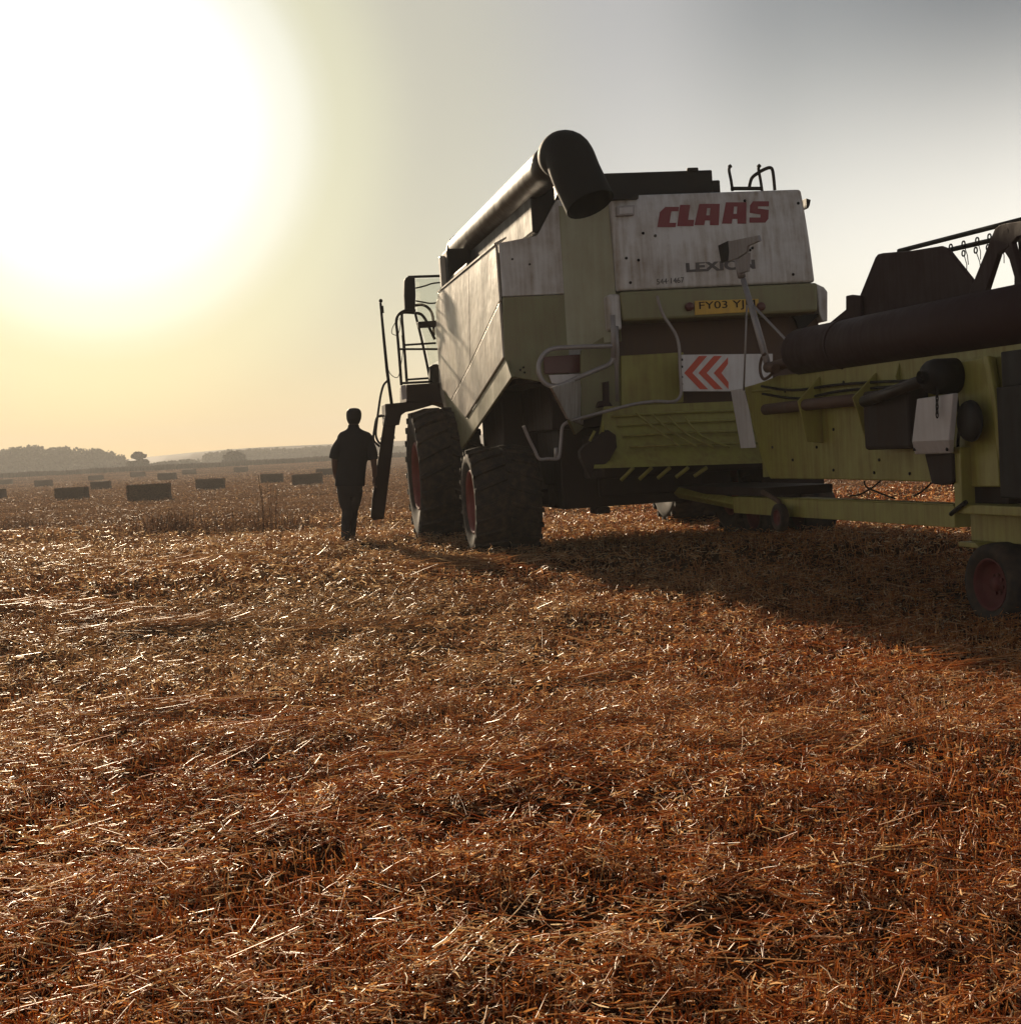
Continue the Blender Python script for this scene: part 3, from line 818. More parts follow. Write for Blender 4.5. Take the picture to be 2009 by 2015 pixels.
tt = MB(); tt.tube([Q(1506, 806, x=-.16), Q(1600, 795, x=-.16), Q(1692, 786, x=-.16)], .055, 14); tt.build('cross_tube', M['rust'], header)
db = MB(); y0, y1_ = Q(1705, 800, x=-.14).y, Q(1800, 800, x=-.14).y
db.box(-.20, -.005, y1_, y0 - .03, Q(1750, 884, x=-.14).z, Q(1750, 766, x=-.14).z); db.build('drive_box', M['dark'], header, .03)
sh = MB(); sh.tube([Q(1700, 790, x=-.26), Q(1742, 776, x=-.28), Q(1836, 741, x=-.30)], .050, 14); sh.tube([Q(1742, 770, x=-.31), Q(1832, 735, x=-.33)], .020, 10); sh.build('drive_shaft', M['tube'], header)
gbx = MB(); c = Q(1847, 741, x=-.25)
gbx.lathe([(.02, -.12), (.10, -.12), (.125, -.09), (.14, -.04), (.14, .14), (.001, .14)], 28, 'X', tuple(c)); gbx.lathe([(.05, -.17), (.05, -.1), (.001, -.17)], 12, 'X', tuple(c)); gbx.build('gearbox', M['black'], header)
gd = MB()
a, b2, c, d = HF.poly([(1803, 785), (1874, 774), (1866, 866), (1793, 869)], x=-.32)
e, f = HF.poly([(1868, 892), (1799, 894)], x=-.27)
k = Vector((.05, 0, 0))
gd.add([a, b2, c, d, e, f, a + k, b2 + k, c + k, d + k, e + k * .7, f + k * .7], [(0, 1, 2, 3), (3, 2, 4, 5), (6, 9, 8, 7), (9, 11, 10, 8), (0, 6, 7, 1), (1, 7, 8, 2), (2, 8, 10, 4), (0, 3, 9, 6), (3, 5, 11, 9), (4, 10, 11, 5)])
gdo = gd.build('shaft_guard', M['guard'], header, .008)
bt = MB()
for px, py in ((1800, 884), (1864, 884)): bt.lathe([(.014, 0), (.014, -.012), (.001, -.014)], 8, 'X', tuple(Q(px, py, x=-.285)))
bt.build('bolt', M['black'], gdo)
chn = MB()
for i in range(7):
    q = Q(1843, 768 + i * 8, x=-.35); ring = []
    for kk in range(10):
        aa = 2 * math.pi * kk / 10
        v = Vector((0, .012 * math.cos(aa), .026 * math.sin(aa))) if i % 2 else Vector((.012 * math.cos(aa), .004 * math.cos(aa), .026 * math.sin(aa)))
        ring.append(q + v)
    chn.tube(ring + [ring[0]], .005, 5, caps=False)
chn.build('chain', M['black'], header)
lgp = MB(); lgp.plate(HF.poly([(1818, 893), (1871, 893), (1873, 950), (1850, 955), (1832, 952)], x=-.22), (.2, 0, 0))
lgp.plate(HF.poly([(1878, 880), (1990, 880), (1984, 992), (1884, 992)], x=-.02), (.12, 0, 0))
lgp.build('rest_bracket', M['dark'], header, .01)
ps_ = MB()
ps_.plate(HF.poly([(1886, 712), (1938, 702), (1952, 790), (1962, 900), (1966, 958), (1900, 958)], x=-.10), (.09, 0, 0))
ps_.plate(HF.poly([(1932, 700), (1942, 700), (1958, 790), (1970, 905), (1963, 905), (1950, 800)], x=-.14), (.04, 0, 0))
ps_.build('feeder_frame', M['olive'], header, .01)
dc = MB(); yA = Q(1972, 800, x=-.15).y
dc.box(-.20, -.005, yend_, yA, zb_ - .12, Q(1990, 760, x=-.15).z)
dc.box(-.12, -.005, yend_, yA + .05, Q(1990, 760, x=-.15).z, Q(1990, 690, x=-.1).z)
dc.lathe([(.001, -.25), (.10, -.25), (.15, -.235), (.16, -.20), (.16, -.19), (.001, -.19)], 24, 'X', (0, Q(1910, 835, x=-.2).y, Q(1880, 830, x=-.2).z))
dc.build('drive_cover', M['black'], header, .015)
for pts in ([(1498, 760), (1560, 768), (1640, 758), (1720, 752), (1800, 748), (1835, 735)], [(1500, 775), (1570, 784), (1650, 770), (1740, 762), (1820, 756)], [(1880, 775), (1888, 830), (1884, 880), (1895, 940)]):
    ho2 = MB(); ho2.tube(smooth_path([Q(a_, b3, x=-.06) for a_, b3 in pts], 5), .013, 7); ho2.build('hose', M['black'], header)
for px, py in ((1520, 880), (1560, 905), (1640, 925), (1720, 930), (1790, 932), (1545, 770), (1660, 752), (1640, 845), (1607, 880), (1730, 905)):
    bq = MB(); bq.lathe([(.014, .0), (.014, -.010), (.001, -.012)], 8, 'X', tuple(Q(px, py, x=-.001))); bq.build('bolt', M['black'], header)
# rear top tube
tA, tB_ = Q(1578, 690, x=.05), Q(2075, 622, x=.05)
zt_ = (Q(1640, 676, x=.05).z + Q(1990, 629, x=.05).z) / 2
tp = MB(); RT = .225
tp.tube([(.05, tA.y + .03, zt_), (.05, tA.y, zt_), (.05, tB_.y - 1.3, zt_)], [RT * .93, RT, RT], 36)
tp.tube([(.05, tA.y - .9, zt_), (.05, tA.y - .93, zt_)], RT + .008, 36)
tp.tube([(.05, tA.y + .03, zt_ - .02), (.05, tA.y + .30, zt_ - .03)], .075, 18)
tp.build('top_tube', M['maroon'], header)
# the mast at the near left end
ms = MB()
ms.tube([Q(1512, 724, x=-.08), Q(1484, 625, x=-.08), Q(1462, 550, x=-.08)], [.035, .034, .028], 12)
ms.tube([Q(1459, 545, x=-.08), Q(1452, 512, x=-.08)], .042, 12)
mso = ms.build('marker_mast', M['grey'], header)
mk = MB()
mk.plate(HF.poly([(1412, 483), (1431, 474), (1437, 492), (1434, 512), (1418, 517)], x=-.05), (.05, 0, 0)); mk.build('mast_lamp', M['black'], mso, .005)
mk = MB()
mk.plate(HF.poly([(1432, 475), (1490, 463), (1493, 474), (1470, 484), (1468, 496), (1450, 508), (1432, 514), (1434, 495)], x=-.09), (.03, 0, 0))
mk.plate(HF.poly([(1448, 512), (1470, 497), (1468, 534), (1455, 538), (1449, 530)], x=-.11), (.04, 0, 0)); mk.build('mast_bracket', M['grey'], mso, .004)
gr = MB()
gr.tube([Q(1469, 600, x=-.08), Q(1466, 690, x=-.08), Q(1463, 768, x=-.06)], .011, 6)
gr.tube([Q(1482, 602, x=-.08), Q(1530, 652, x=-.04), Q(1596, 722, x=.0)], .014, 6)
gr.build('guy_rod', M['grey'], mso)
bk = MB()
bk.tube(smooth_path([Q(a, b2, x=-.10) for a, b2 in [(1505, 696), (1498, 706), (1495, 722), (1497, 738), (1503, 746), (1514, 740), (1524, 728)]], 4), .016, 8)
bk.tube([Q(1508, 724, x=-.09), Q(1540, 716, x=-.02), Q(1600, 704, x=.02)], [.05, .055, .06], 12)
bk.tube([Q(1510, 722, x=-.12), Q(1526, 726, x=-.12)], .05, 12)
bk.build('mast_foot', M['rust'], mso)
mp_ = MB(); mp_.plate(HF.poly([(1437, 768), (1462, 764), (1473, 810), (1486, 881), (1457, 882)], x=-.012), (.01, 0, 0)); mp_.build('marker_strip', M['board_white'], header, .003)
# reel: end shield, A frame, tine bars
XR = .55
rs = MB()
rs.plate(HF.poly([(1640, 660), (1690, 583), (1721, 506), (1726, 500), (1734, 498), (1793, 493), (1849, 484), (1862, 489), (1912, 552), (1935, 600), (1930, 640)], x=XR), (.04, 0, 0))
rs.plate(HF.poly([(1663, 620), (1663, 582), (1674, 580), (1692, 582), (1692, 640), (1663, 640)], x=XR - .05), (.04, 0, 0))
rs.plate(HF.poly([(1615, 648), (1665, 607), (1668, 615), (1668, 650)], x=XR - .04), (.03, 0, 0))
rs.build('reel_shield', M['maroon'], header, .012)
rf = MB(); XA = XR - .16
rf.plate(HF.poly([(1900, 590), (1906, 574), (1956, 450), (1966, 442), (1978, 439), (1986, 452), (1984, 485), (1972, 494), (1962, 500), (1938, 574), (1934, 590)], x=XA), (.05, 0, 0))
rf.plate(HF.poly([(1978, 439), (2040, 430), (2040, 458), (2000, 466), (1990, 478), (2010, 560), (2014, 590), (1985, 590), (1994, 560), (1994, 545), (1984, 510), (1974, 494), (1984, 485)], x=XA), (.05, 0, 0))
rf.plate(HF.poly([(2000, 466), (2075, 470), (2075, 590), (2014, 590), (2010, 560)], x=XA + .1), (.05, 0, 0))
rf.build('reel_arm', M['maroon'], header, .008)
rb = MB()
b1a, b1b = Q(1768, 494, x=XR + .1), Q(2010, 432, x=XR + .1)
rb.tube([b1a, b1b + (b1b - b1a) * .4], .022, 8)
b2a, b2b = Q(1850, 496, x=XR + .2), Q(2010, 459, x=XR + .2)
rb.tube([b2a, b2b + (b2b - b2a) * .6], .022, 8)
rb.build('reel_bar', M['black'], header)
XT = XR + .15
for px, py in ((1870, 486), (1895, 480), (1922, 473), (1946, 466), (1895, 498.5), (1919, 492.5), (1943, 487), (1968, 480), (1996, 474)):
    q = Q(px, py, x=XT); ring = [q + Vector((0, .024 * math.cos(2 * math.pi * k / 16), .024 * math.sin(2 * math.pi * k / 16))) for k in range(17)]
    t1 = MB(); t1.tube(ring, .007, 6, caps=False)
    sx = random.uniform(-5, 5)
    t1.tube([Q(px + 2, py + 6, x=XT), Q(px + 8 + sx * .3, py + 22, x=XT), Q(px + 11 + sx, py + 42 + sx, x=XT)], .004, 5)
    t1.build('reel_tine', M['black'], header)

# ================================================================== HEADER TRAILER
trailer = thing('header_trailer', 'low olive trailer with long box beam under the cutting header, hitched to the harvester', 'trailer', HF.loc, HF.rot)
bmx = MB()
zt1 = (Q(1552, 981, x=-.06).z + Q(1877, 996, x=-.06).z) / 2; zb1 = (Q(1576, 1018, x=-.06).z + Q(1877, 1039, x=-.06).z) / 2
yb0, yb1 = Q(1877, 1010, x=-.06).y, Q(1442, 990, x=-.06).y
bmx.box(-.06, .10, yb0, yb1, zb1, zt1)
bmx.box(-.063, .103, yb0 + .01, Q(1560, 1000, x=-.06).y, zt1 - .0, zt1 + .012)
bmx.build('main_beam', M['olive'], trailer, .012)
dbm = MB(); a = Q(1442, 988, x=-.02); 
hitch_w = CB.mw @ Vector((.35, -.9, .62)); hl = HF.inv @ hitch_w
dbm.tube([(0.02, yb1 - .02, (zt1 + zb1) / 2), (hl.x, hl.y, hl.z)], .07, 4, smooth=False)
dbm.build('drawbar', M['olive'], trailer, .01)
cs = MB()
fz0, fz1 = Q(1960, 1014, x=-.16).z, Q(1960, 995, x=-.16).z
ychR = Q(1884, 1000, x=-.16).y; yend = Q(2090, 1000, x=-.16).y
cs.box(-.18, .25, yend, ychR, fz0, fz1 + .0)
wz = Q(1960, 1068, x=-.06).z
cs.plate([(-.05, ychR + .01, fz0 - .002), (-.05, yend, fz0 - .002), (-.05, yend, wz), (-.05, ychR + .01, wz)], (.12, 0, 0))
lz = Q(1900, 1056, x=-.16).z
cs.plate([(-.17, ychR, wz - .04), (-.17, Q(1930, 1060, x=-.16).y, wz - .04), (-.17, Q(1920, 1060, x=-.16).y, wz), (-.17, ychR, wz)], (.3, 0, 0))
cs.build('rear_chassis', M['olive'], trailer, .008)
lgs = MB(); lgs.plate(HF.poly([(1871, 880), (1888, 880), (1892, 1000), (1878, 1000)], x=-.19), (.12, 0, 0)); lgs.build('header_rest', M['olive'], trailer, .008)
cl = MB(); cl.tube([Q(1870, 1012, x=-.2), Q(1884, 1000, x=-.2), Q(1900, 988, x=-.2)], .018, 8); cl.build('rest_clamp', M['black'], trailer)
# wheels of the trailer
wc = Q(1940, 1137, x=-.24); rw = .318
wheel('trailer_wheel', trailer, -.24, .06, wc.y, gz(*(HF.mw @ wc).xy) + rw - .01, rw, M['hub'], -1, False, .60, rot=rad(4))
wheel('trailer_wheel', trailer, .75, 1.05, wc.y, gz(*(HF.mw @ wc).xy) + rw - .01, rw, M['hub'], 1, False, .60, rot=rad(4))
axl = MB(); axl.tube([(-.05, wc.y, .36), (.8, wc.y, .36)], .04, 10); axl.build('trailer_axle', M['dark'], trailer)
fw = .31
gR, gL = on_ground(1597, 1052), on_ground(1494, 1056)
cR, cL = HF.inv @ gR, HF.inv @ gL
wheel('trailer_wheel', trailer, cR.x - .20, cR.x + .22, cR.y, cR.z + fw - .01, fw, M['hub'], 1, False, .6)
wheel('trailer_wheel', trailer, cL.x - .16, cL.x + .16, cR.y, gz(*gL.xy) + fw - .01, fw, M['hub'], -1, False, .6)
tb_ = MB(); tb_.box(cL.x, cR.x, cR.y - .07, cR.y + .07, cR.z + .24, cR.z + .38); tb_.box(cL.x - .1, cR.x + .1, cR.y - .2, cR.y + .2, cR.z + .60, cR.z + .85); tb_.box(cL.x + .2, cL.x + .5, cR.y - .1, cR.y + .1, cR.z + .38, cR.z + .60)
tb_.box(-.03, .75, .8, cR.y, zt1 + .01, zt1 + .10)
tb_.build('turntable', M['dark'], trailer, .01)
cj = Q(1538, 1018, x=-.16)
jw = wheel('jockey_wheel', trailer, -.22, -.14, cj.y, cj.z, .14, M['hub'], -1, False, .55)
jk = MB(); jk.tube([cj + Vector((.05, 0, 0)), Q(1530, 985, x=-.10), Q(1500, 968, x=-.08)], .025, 8); jk.build('jockey_arm', M['rust'], trailer)
sk_ = MB()
for pts in ([(1700, 946), (1704, 958), (1730, 970), (1760, 981)], [(1732, 946), (1712, 962), (1690, 973), (1672, 976)], [(1832, 950), (1815, 966), (1798, 976)]):
    sk_.tube(smooth_path([Q(a, b2, x=.4) for a, b2 in pts], 5), .009, 6)
sk_.build('crop_lifter', M['black'], header)

# ================================================================== PERSON
def remeshed(name, mb, mat, parent, voxel, sm=6):
    o = mb.build(name, mat, None)
    md = o.modifiers.new('r', 'REMESH'); md.mode = 'VOXEL'; md.voxel_size = voxel; md.use_smooth_shade = True
    m2 = o.modifiers.new('s', 'SMOOTH'); m2.factor = .5; m2.iterations = sm
    bpy.context.view_layer.update()
    dg = bpy.context.evaluated_depsgraph_get()
    me = bpy.data.meshes.new_from_object(o.evaluated_get(dg))
    old = o.data; o.modifiers.clear(); o.data = me; bpy.data.meshes.remove(old); me.name = name
    if parent: o.parent = parent
    return o

def ell(c, rx, ry, n=20, tilt=0.0):
    return [(c[0] + rx * math.cos(2 * math.pi * k / n), c[1] + ry * math.sin(2 * math.pi * k / n), c[2]) for k in range(n)]

pw = on_ground(688, 1066)
PS = (pw - CAM).dot(_F) / FPX           # metres per pixel at the person
person = thing('person', 'person walking away beside the harvester ladder in dark short-sleeved shirt and trousers', 'person', (pw.x, pw.y, gz(pw.x, pw.y) - .01), (0, ROLL, 0))
def b_(px, py, y=0.0): return Vector(((px - 688) * PS, y, (1066 - py) * PS))
body_ = MB()
hc = b_(697.5, 818); hr_ = 13.6 * PS
body_.loft([ell((hc.x, .005, hc.z + dz * PS), rx * PS, ry * PS) for dz, rx, ry in ((14, 4, 5), (12.5, 8.5, 10), (9, 12, 14), (3, 13.6, 15.5), (-3, 13.2, 15), (-8, 12, 13.5), (-13, 9.5, 12), (-17, 7, 9))])
# nose, chin and ears (the face looks away from the camera)
body_.loft([ell((hc.x, .10 + k * .012, hc.z - .02), .016 - k * .004, .012, 8) for k in range(3)])
for sx in (-1, 1): body_.loft([ell((hc.x + sx * (13.2 * PS + .002 + k * .007), -.005, hc.z - .012), .006, .022 - .004 * abs(k - 1), 10) for k in range(3)])
body_.loft([ell(b_(697.5, 828), 9 * PS, 9.5 * PS), ell(b_(697, 838), 9.5 * PS, 9.5 * PS), ell(b_(696, 850), 12 * PS, 11 * PS)])
body_.loft([ell(b_(696, 848), 14 * PS, 11 * PS), ell(b_(697, 860), 26 * PS, 14 * PS), ell(b_(696, 885), 28 * PS, 17 * PS), ell(b_(692, 925), 25 * PS, 16 * PS), ell(b_(689, 950), 25 * PS, 17 * PS), ell(b_(688, 968), 23 * PS, 16 * PS)])
def limb(mb, pts, rs, seg=16): mb.tube(smooth_path(pts, 6), [float(v) for v in np.interp(np.linspace(0, len(rs) - 1, (len(pts) - 1) * 6 + 1), range(len(rs)), rs)], seg)
armR = [b_(722, 866), b_(732, 884, -.01), b_(736, 905, -.02), b_(738, 925, 0), b_(737, 937, .02)]
armL = [b_(674, 866), b_(663, 886, -.02), b_(660, 908, -.03), b_(661, 930, .02), b_(664, 945, .07)]
limb(body_, armR, [.055, .052, .044, .038, .029]); limb(body_, armL, [.055, .052, .044, .038, .029])
def hand(root, dirv, side):
    d = dirv.normalized(); sidev = Vector((0, 1, 0)); pv = d.cross(sidev).normalized()
    body_.loft([[root + sidev * (a * math.cos(t)) + pv * (c * math.sin(t)) + d * o for t in np.linspace(0, 2 * math.pi, 14, endpoint=False)] for o, a, c in ((-.01, .024, .02), (.02, .034, .018), (.06, .042, .017), (.085, .041, .015))])
    for k, (off, ln) in enumerate(((.031, .072), (.010, .082), (-.011, .076), (-.031, .058))):
        p0 = root + d * .078 + sidev * off
        p1 = p0 + d * ln * .45 + pv * side * .012; p2 = p1 + d * ln * .30 + pv * side * .028; p3 = p2 + d * ln * .08 + pv * side * .030
        body_.tube([p0 - d * .02, p0, p1, p2, p3], [.0095, .0095, .009, .0085, .006], 8)
    t0 = root + d * .02 + sidev * .03
    body_.tube([t0, t0 + d * .03 + sidev * .028 + pv * side * .008, t0 + d * .062 + sidev * .034 + pv * side * .018, t0 + d * .082 + sidev * .03 + pv * side * .024], [.013, .0125, .011, .007], 8)
hand(b_(737, 937, .02), b_(731, 962, .03) - b_(737, 937, .02), 1)
hand(b_(664, 945, .07), Vector((.25, .35, -.9)), -1)
legL = [b_(678, 962), b_(680, 985, .01), b_(683, 1003, .02), b_(682, 1025, -.04), b_(681, 1056, -.09)]
legR = [b_(701, 962), b_(697, 985, .05), b_(694, 1003, .09), b_(692, 1025, .10), b_(690, 1056, .09)]
for l in (legL, legR): limb(body_, l, [.095, .082, .058, .056, .040])
po_ = remeshed('body', body_, M['skin'], person, .0065, 3)
for sx in (-1, 1):
    ey = MB(); ey.lathe([(.001, .108), (.011, .105), (.012, .10)], 10, 'Y', (hc.x + sx * .032, 0, hc.z + .004)); ey.build('eye', M['black'], person)
mo = MB(); mo.box(hc.x - .022, hc.x + .022, .092, .1005, hc.z - .064, hc.z - .056); mo.build('mouth', M['lamp_red'], person)
ha = MB()
ha.loft([ell((hc.x, .002 + (0 if dz > -2 else -.010), hc.z + dz * PS), rx * PS, ry * PS) for dz, rx, ry in ((16.0, 5, 6), (14.8, 10, 11.8), (10.5, 14, 16), (5, 15.2, 17.2), (-1, 15.0, 16.2), (-6, 14.2, 15.4), (-11, 12.4, 13.4), (-15.5, 10.2, 11))])
remeshed('hair', ha, M['hair'], person, .008, 2)
sh = MB()
sh.loft([ell(b_(697, 834), 10.6 * PS, 11 * PS), ell(b_(697, 841), 11.5 * PS, 12 * PS), ell(b_(698, 845), 17 * PS, 14 * PS), ell(b_(699, 850), 29 * PS, 15 * PS), ell(b_(700, 857), 35 * PS, 17 * PS), ell(b_(700, 866), 36.5 * PS, 18 * PS), ell(b_(697, 885), 31 * PS, 19 * PS), ell(b_(693, 915), 29 * PS, 19 * PS), ell(b_(690, 940), 29.5 * PS, 20 * PS), ell(b_(689, 955), 30 * PS, 20.5 * PS)], caps=True)
limb(sh, [b_(714, 862), b_(724, 868), b_(732, 884, -.01), b_(736, 903, -.02)], [.055, .075, .076, .072])
limb(sh, [b_(682, 862), b_(673, 868), b_(663, 884, -.02), b_(658, 902, -.03)], [.055, .075, .076, .072])
remeshed('shirt', sh, M['shirt'], person, .011, 4)
tw = MB()
tw.loft([ell(b_(689, 945), 25 * PS, 17.5 * PS), ell(b_(688.5, 958), 25.5 * PS, 18.5 * PS), ell(b_(688, 966), 24 * PS, 17 * PS), ell(b_(688, 975), 21 * PS, 14 * PS)])
limb(tw, legL, [.105, .096, .074, .070, .062]); limb(tw, legR, [.105, .096, .074, .070, .062])
remeshed('trousers', tw, M['trouser'], person, .011, 4)
for l in (legL, legR):
    s1 = MB(); a = l[-1]; toe = .20
    s1.loft([[(a.x + w_ * math.cos(t), a.y - .07 + o, .012 + h_ + (h_) * math.sin(t) * .98) for t in np.linspace(0, 2 * math.pi, 16, endpoint=False)] for o, w_, h_ in ((-.02, .02, .03), (0, .042, .05), (.07, .048, .055), (.15, .05, .036), (.22, .045, .028), (.26, .022, .018))])
    s1.tube([(a.x, a.y, .05), (a.x, a.y - .005, .15)], .055, 14)
    remeshed('boot', s1, M['shoe'], person, .010, 3)

_lat = RNG.random((256, 256))
def vnoise(x, y):
    x = np.asarray(x); y = np.asarray(y)
    xi = np.floor(x).astype(int); yi = np.floor(y).astype(int); fx = x - xi; fy = y - yi
    fx = fx * fx * (3 - 2 * fx); fy = fy * fy * (3 - 2 * fy)
    a = _lat[xi % 256, yi % 256]; b = _lat[(xi + 1) % 256, yi % 256]; c = _lat[xi % 256, (yi + 1) % 256]; d = _lat[(xi + 1) % 256, (yi + 1) % 256]
    return (a * (1 - fx) + b * fx) * (1 - fy) + (c * (1 - fx) + d * fx) * fy

# ================================================================== array meshes (straw, leaves)
def quads_object(name, co, quads, tone, mat, kind=None, smooth=False):
    me = bpy.data.meshes.new(name)
    nv, nq = len(co), len(quads)
    me.vertices.add(nv); me.vertices.foreach_set('co', np.ascontiguousarray(co, dtype=np.float32).ravel())
    me.loops.add(nq * 4); me.loops.foreach_set('vertex_index', np.ascontiguousarray(quads, dtype=np.int32).ravel())
    me.polygons.add(nq); me.polygons.foreach_set('loop_start', np.arange(0, nq * 4, 4, dtype=np.int32)); me.polygons.foreach_set('loop_total', np.full(nq, 4, dtype=np.int32))
    if smooth: me.polygons.foreach_set('use_smooth', np.ones(nq, dtype=bool))
    at = me.attributes.new('tone', 'FLOAT', 'POINT'); at.data.foreach_set('value', np.ascontiguousarray(tone, dtype=np.float32))
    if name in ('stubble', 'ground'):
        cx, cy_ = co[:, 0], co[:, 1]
        pale = sst((1.6 - cx + .10 * cy_) / 5.0) * sst((cy_ - 4.6) / 8.0) + .7 * (vnoise(cx * .5 + 33, cy_ * .5) - .5)  # veil of glare over the left field put into straw and soil colour
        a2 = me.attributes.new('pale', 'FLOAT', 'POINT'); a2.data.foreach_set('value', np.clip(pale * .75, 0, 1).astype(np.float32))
    me.materials.append(mat); me.update(calc_edges=True); me.validate()
    o = bpy.data.objects.new(name, me); COL.objects.link(o)
    if kind: o['kind'] = kind
    return o

def stalks(base, direc, length, radius, tone, bend=None):
    """three-sided stalks, two segments each"""
    n = len(base)
    d = direc / np.linalg.norm(direc, axis=1, keepdims=True)
    ref = np.where(np.abs(d[:, 2:3]) < .8, np.array([[0, 0, 1.]]), np.array([[1., 0, 0]]))
    u = np.cross(d, ref); u /= np.linalg.norm(u, axis=1, keepdims=True); v = np.cross(d, u)
    ph = RNG.uniform(0, 6.28, n)
    co = np.empty((n, 9, 3))
    if bend is None: bend = np.zeros((n, 3))
    for j, t in enumerate((0, .5, 1.0)):
        c = base + d * (length * t)[:, None] + bend * (t * t)
        rr = radius * (1 - .25 * t)
        for k in range(3):
            a = ph + 2 * np.pi * k / 3
            co[:, j * 3 + k] = c + (u * np.cos(a)[:, None] + v * np.sin(a)[:, None]) * rr[:, None]
    q = []
    for j in range(2):
        for k in range(3): q.append((j * 3 + k, j * 3 + (k + 1) % 3, j * 3 + 3 + (k + 1) % 3, j * 3 + 3 + k))
    q = np.array(q)
    quads = (np.arange(n)[:, None, None] * 9 + q[None]).reshape(-1, 4)
    return co.reshape(-1, 3), quads, np.repeat(tone, 9)

def flakes(c, direc, length, width, tone, flat=0.0):
    n = len(c)
    d = direc / np.linalg.norm(direc, axis=1, keepdims=True)
    r = RNG.normal(size=(n, 3)) * .55 + np.where(RNG.random(n) < flat, 1.3, 0.)[:, None] * np.array([0, 0, 1.]); s = np.cross(d, r); s /= np.linalg.norm(s, axis=1, keepdims=True)
    a = d * (length / 2)[:, None]; b = s * (width / 2)[:, None]; nrm = np.cross(d, s) * (length * .18)[:, None]
    co = np.empty((n, 6, 3))
    co[:, 0] = c - a - b * .6; co[:, 1] = c - a + b * .6; co[:, 2] = c + b + nrm; co[:, 3] = c - b + nrm; co[:, 4] = c + a + b * .5; co[:, 5] = c + a - b * .5
    q = np.array([(0, 1, 2, 3), (3, 2, 4, 5)])
    return co.reshape(-1, 3), (np.arange(n)[:, None, None] * 6 + q[None]).reshape(-1, 4), np.repeat(tone, 6)

class Acc:
    def __init__(s): s.c = []; s.q = []; s.t = []; s.n = 0
    def add(s, co, q, t): s.c.append(co); s.q.append(q + s.n); s.t.append(t); s.n += len(co)
    def obj(s, *a, **k): return quads_object(a[0], np.concatenate(s.c), np.concatenate(s.q), np.concatenate(s.t), *a[1:], **k)

# ================================================================== BALES
def bale_mesh():
    bm = bmesh.new(); bmesh.ops.create_cube(bm, size=1)
    bmesh.ops.subdivide_edges(bm, edges=bm.edges, cuts=9, use_grid_fill=True)
    from mathutils import noise
    for v in bm.verts:
        c = v.co.copy(); q = Vector((max(-.47, min(.47, c.x)), max(-.44, min(.44, c.y)), max(-.43, min(.43, c.z))))
        d = (c - q); v.co = q + (d.normalized() * min(d.length, .05) if d.length > 1e-6 else d)
        p_ = Vector((c.x * 2.0, c.y * .9, c.z * .85))
        v.co += noise.noise_vector(p_ * 6) * .022 + noise.noise_vector(p_ * 2.1) * .02
        for sx in (-.38, -.19, 0, .19, .38):
            pass
        v.co = Vector((v.co.x * 2.0, v.co.y * .9, v.co.z * .82 + .40))
    me = bpy.data.meshes.new('straw_bale'); bm.to_mesh(me); bm.free()
    me.polygons.foreach_set('use_smooth', [True] * len(me.polygons)); me.materials.append(M['bale'])
    return me
bme = bale_mesh()
tw_ = MB()
for k in range(5):
    y = -.36 + .18 * k
    tw_.tube([(-1.0, y, .0), (-1.0, y, .80), (1.0, y, .80), (1.0, y, .0)], .008, 5)
tm = tw_.build('twine', M['twine'], None); tme = tm.data; bpy.data.objects.remove(tm)
# shaggy ends of straw that stick out of a bale
nf = 520
fa = RNG.uniform(-1, 1, (nf, 3)); ax_ = RNG.integers(0, 3, nf); sg = np.sign(RNG.uniform(-1, 1, nf)); fa[np.arange(nf), ax_] = sg
edge = RNG.random(nf) < .6; ax2 = (ax_ + 1 + RNG.integers(0, 2, nf)) % 3; fa[np.arange(nf)[edge], ax2[edge]] = np.sign(fa[np.arange(nf)[edge], ax2[edge]]) * .97
fb = fa * (.96, .42, .39) + (0, 0, .40)
fdir = fa * (.6, .6, .6) + RNG.normal(0, .6, (nf, 3))
fo = quads_object('loose_straw', *stalks(fb, fdir, RNG.uniform(.04, .15, nf), RNG.uniform(.004, .009, nf), RNG.random(nf), RNG.normal(0, .02, (nf, 3))), M['straw_far'])
fme = fo.data; bpy.data.objects.remove(fo)
BALES = [
 (295, 984, 82, 4, 'largest and nearest straw bale, dark brown, centre of the bale field left of the person'),
 (143, 982, 60, -3, 'second largest dark bale, left of and level with the biggest one'),
 (415, 963, 55, 5, 'mid-sized dark bale just right of and behind the biggest bale'),
 (606, 954, 57, -2, 'mid-sized dark bale closest to the left elbow of the walking person'),
 (536, 949, 43, 3, 'small bale just left of the mid-sized bale beside the person'),
 (87, 957, 33, -6, 'small bale left of and behind the second largest bale'),
 (200, 962, 36, 2, 'small bale in the gap between and just behind the two largest bales'),
 (190, 945, 29, 7, 'small hazy bale directly above and behind the gap between the two largest bales'),
 (272, 938, 29, 4, 'faint distant bale seen right above the biggest bale'),
 (330, 944, 35, -4, 'small grey bale above the right corner of the biggest bale'),
 (373, 933, 27, 6, 'faint distant bale below the lone hedge in the middle of the skyline'),
 (475, 928.5, 27, -5, 'palest and farthest bale, nearly lost in haze under the dark round bush'),
 (640, 935, 34, 3, 'hazy distant bale partly hidden behind the arm of the person'),
 (12, 953, 28, 5, 'small distant bale near the left edge of the photo'),
 (-12, 981, 32, -4, 'dark bale cut off by the left edge of the photo'),
]
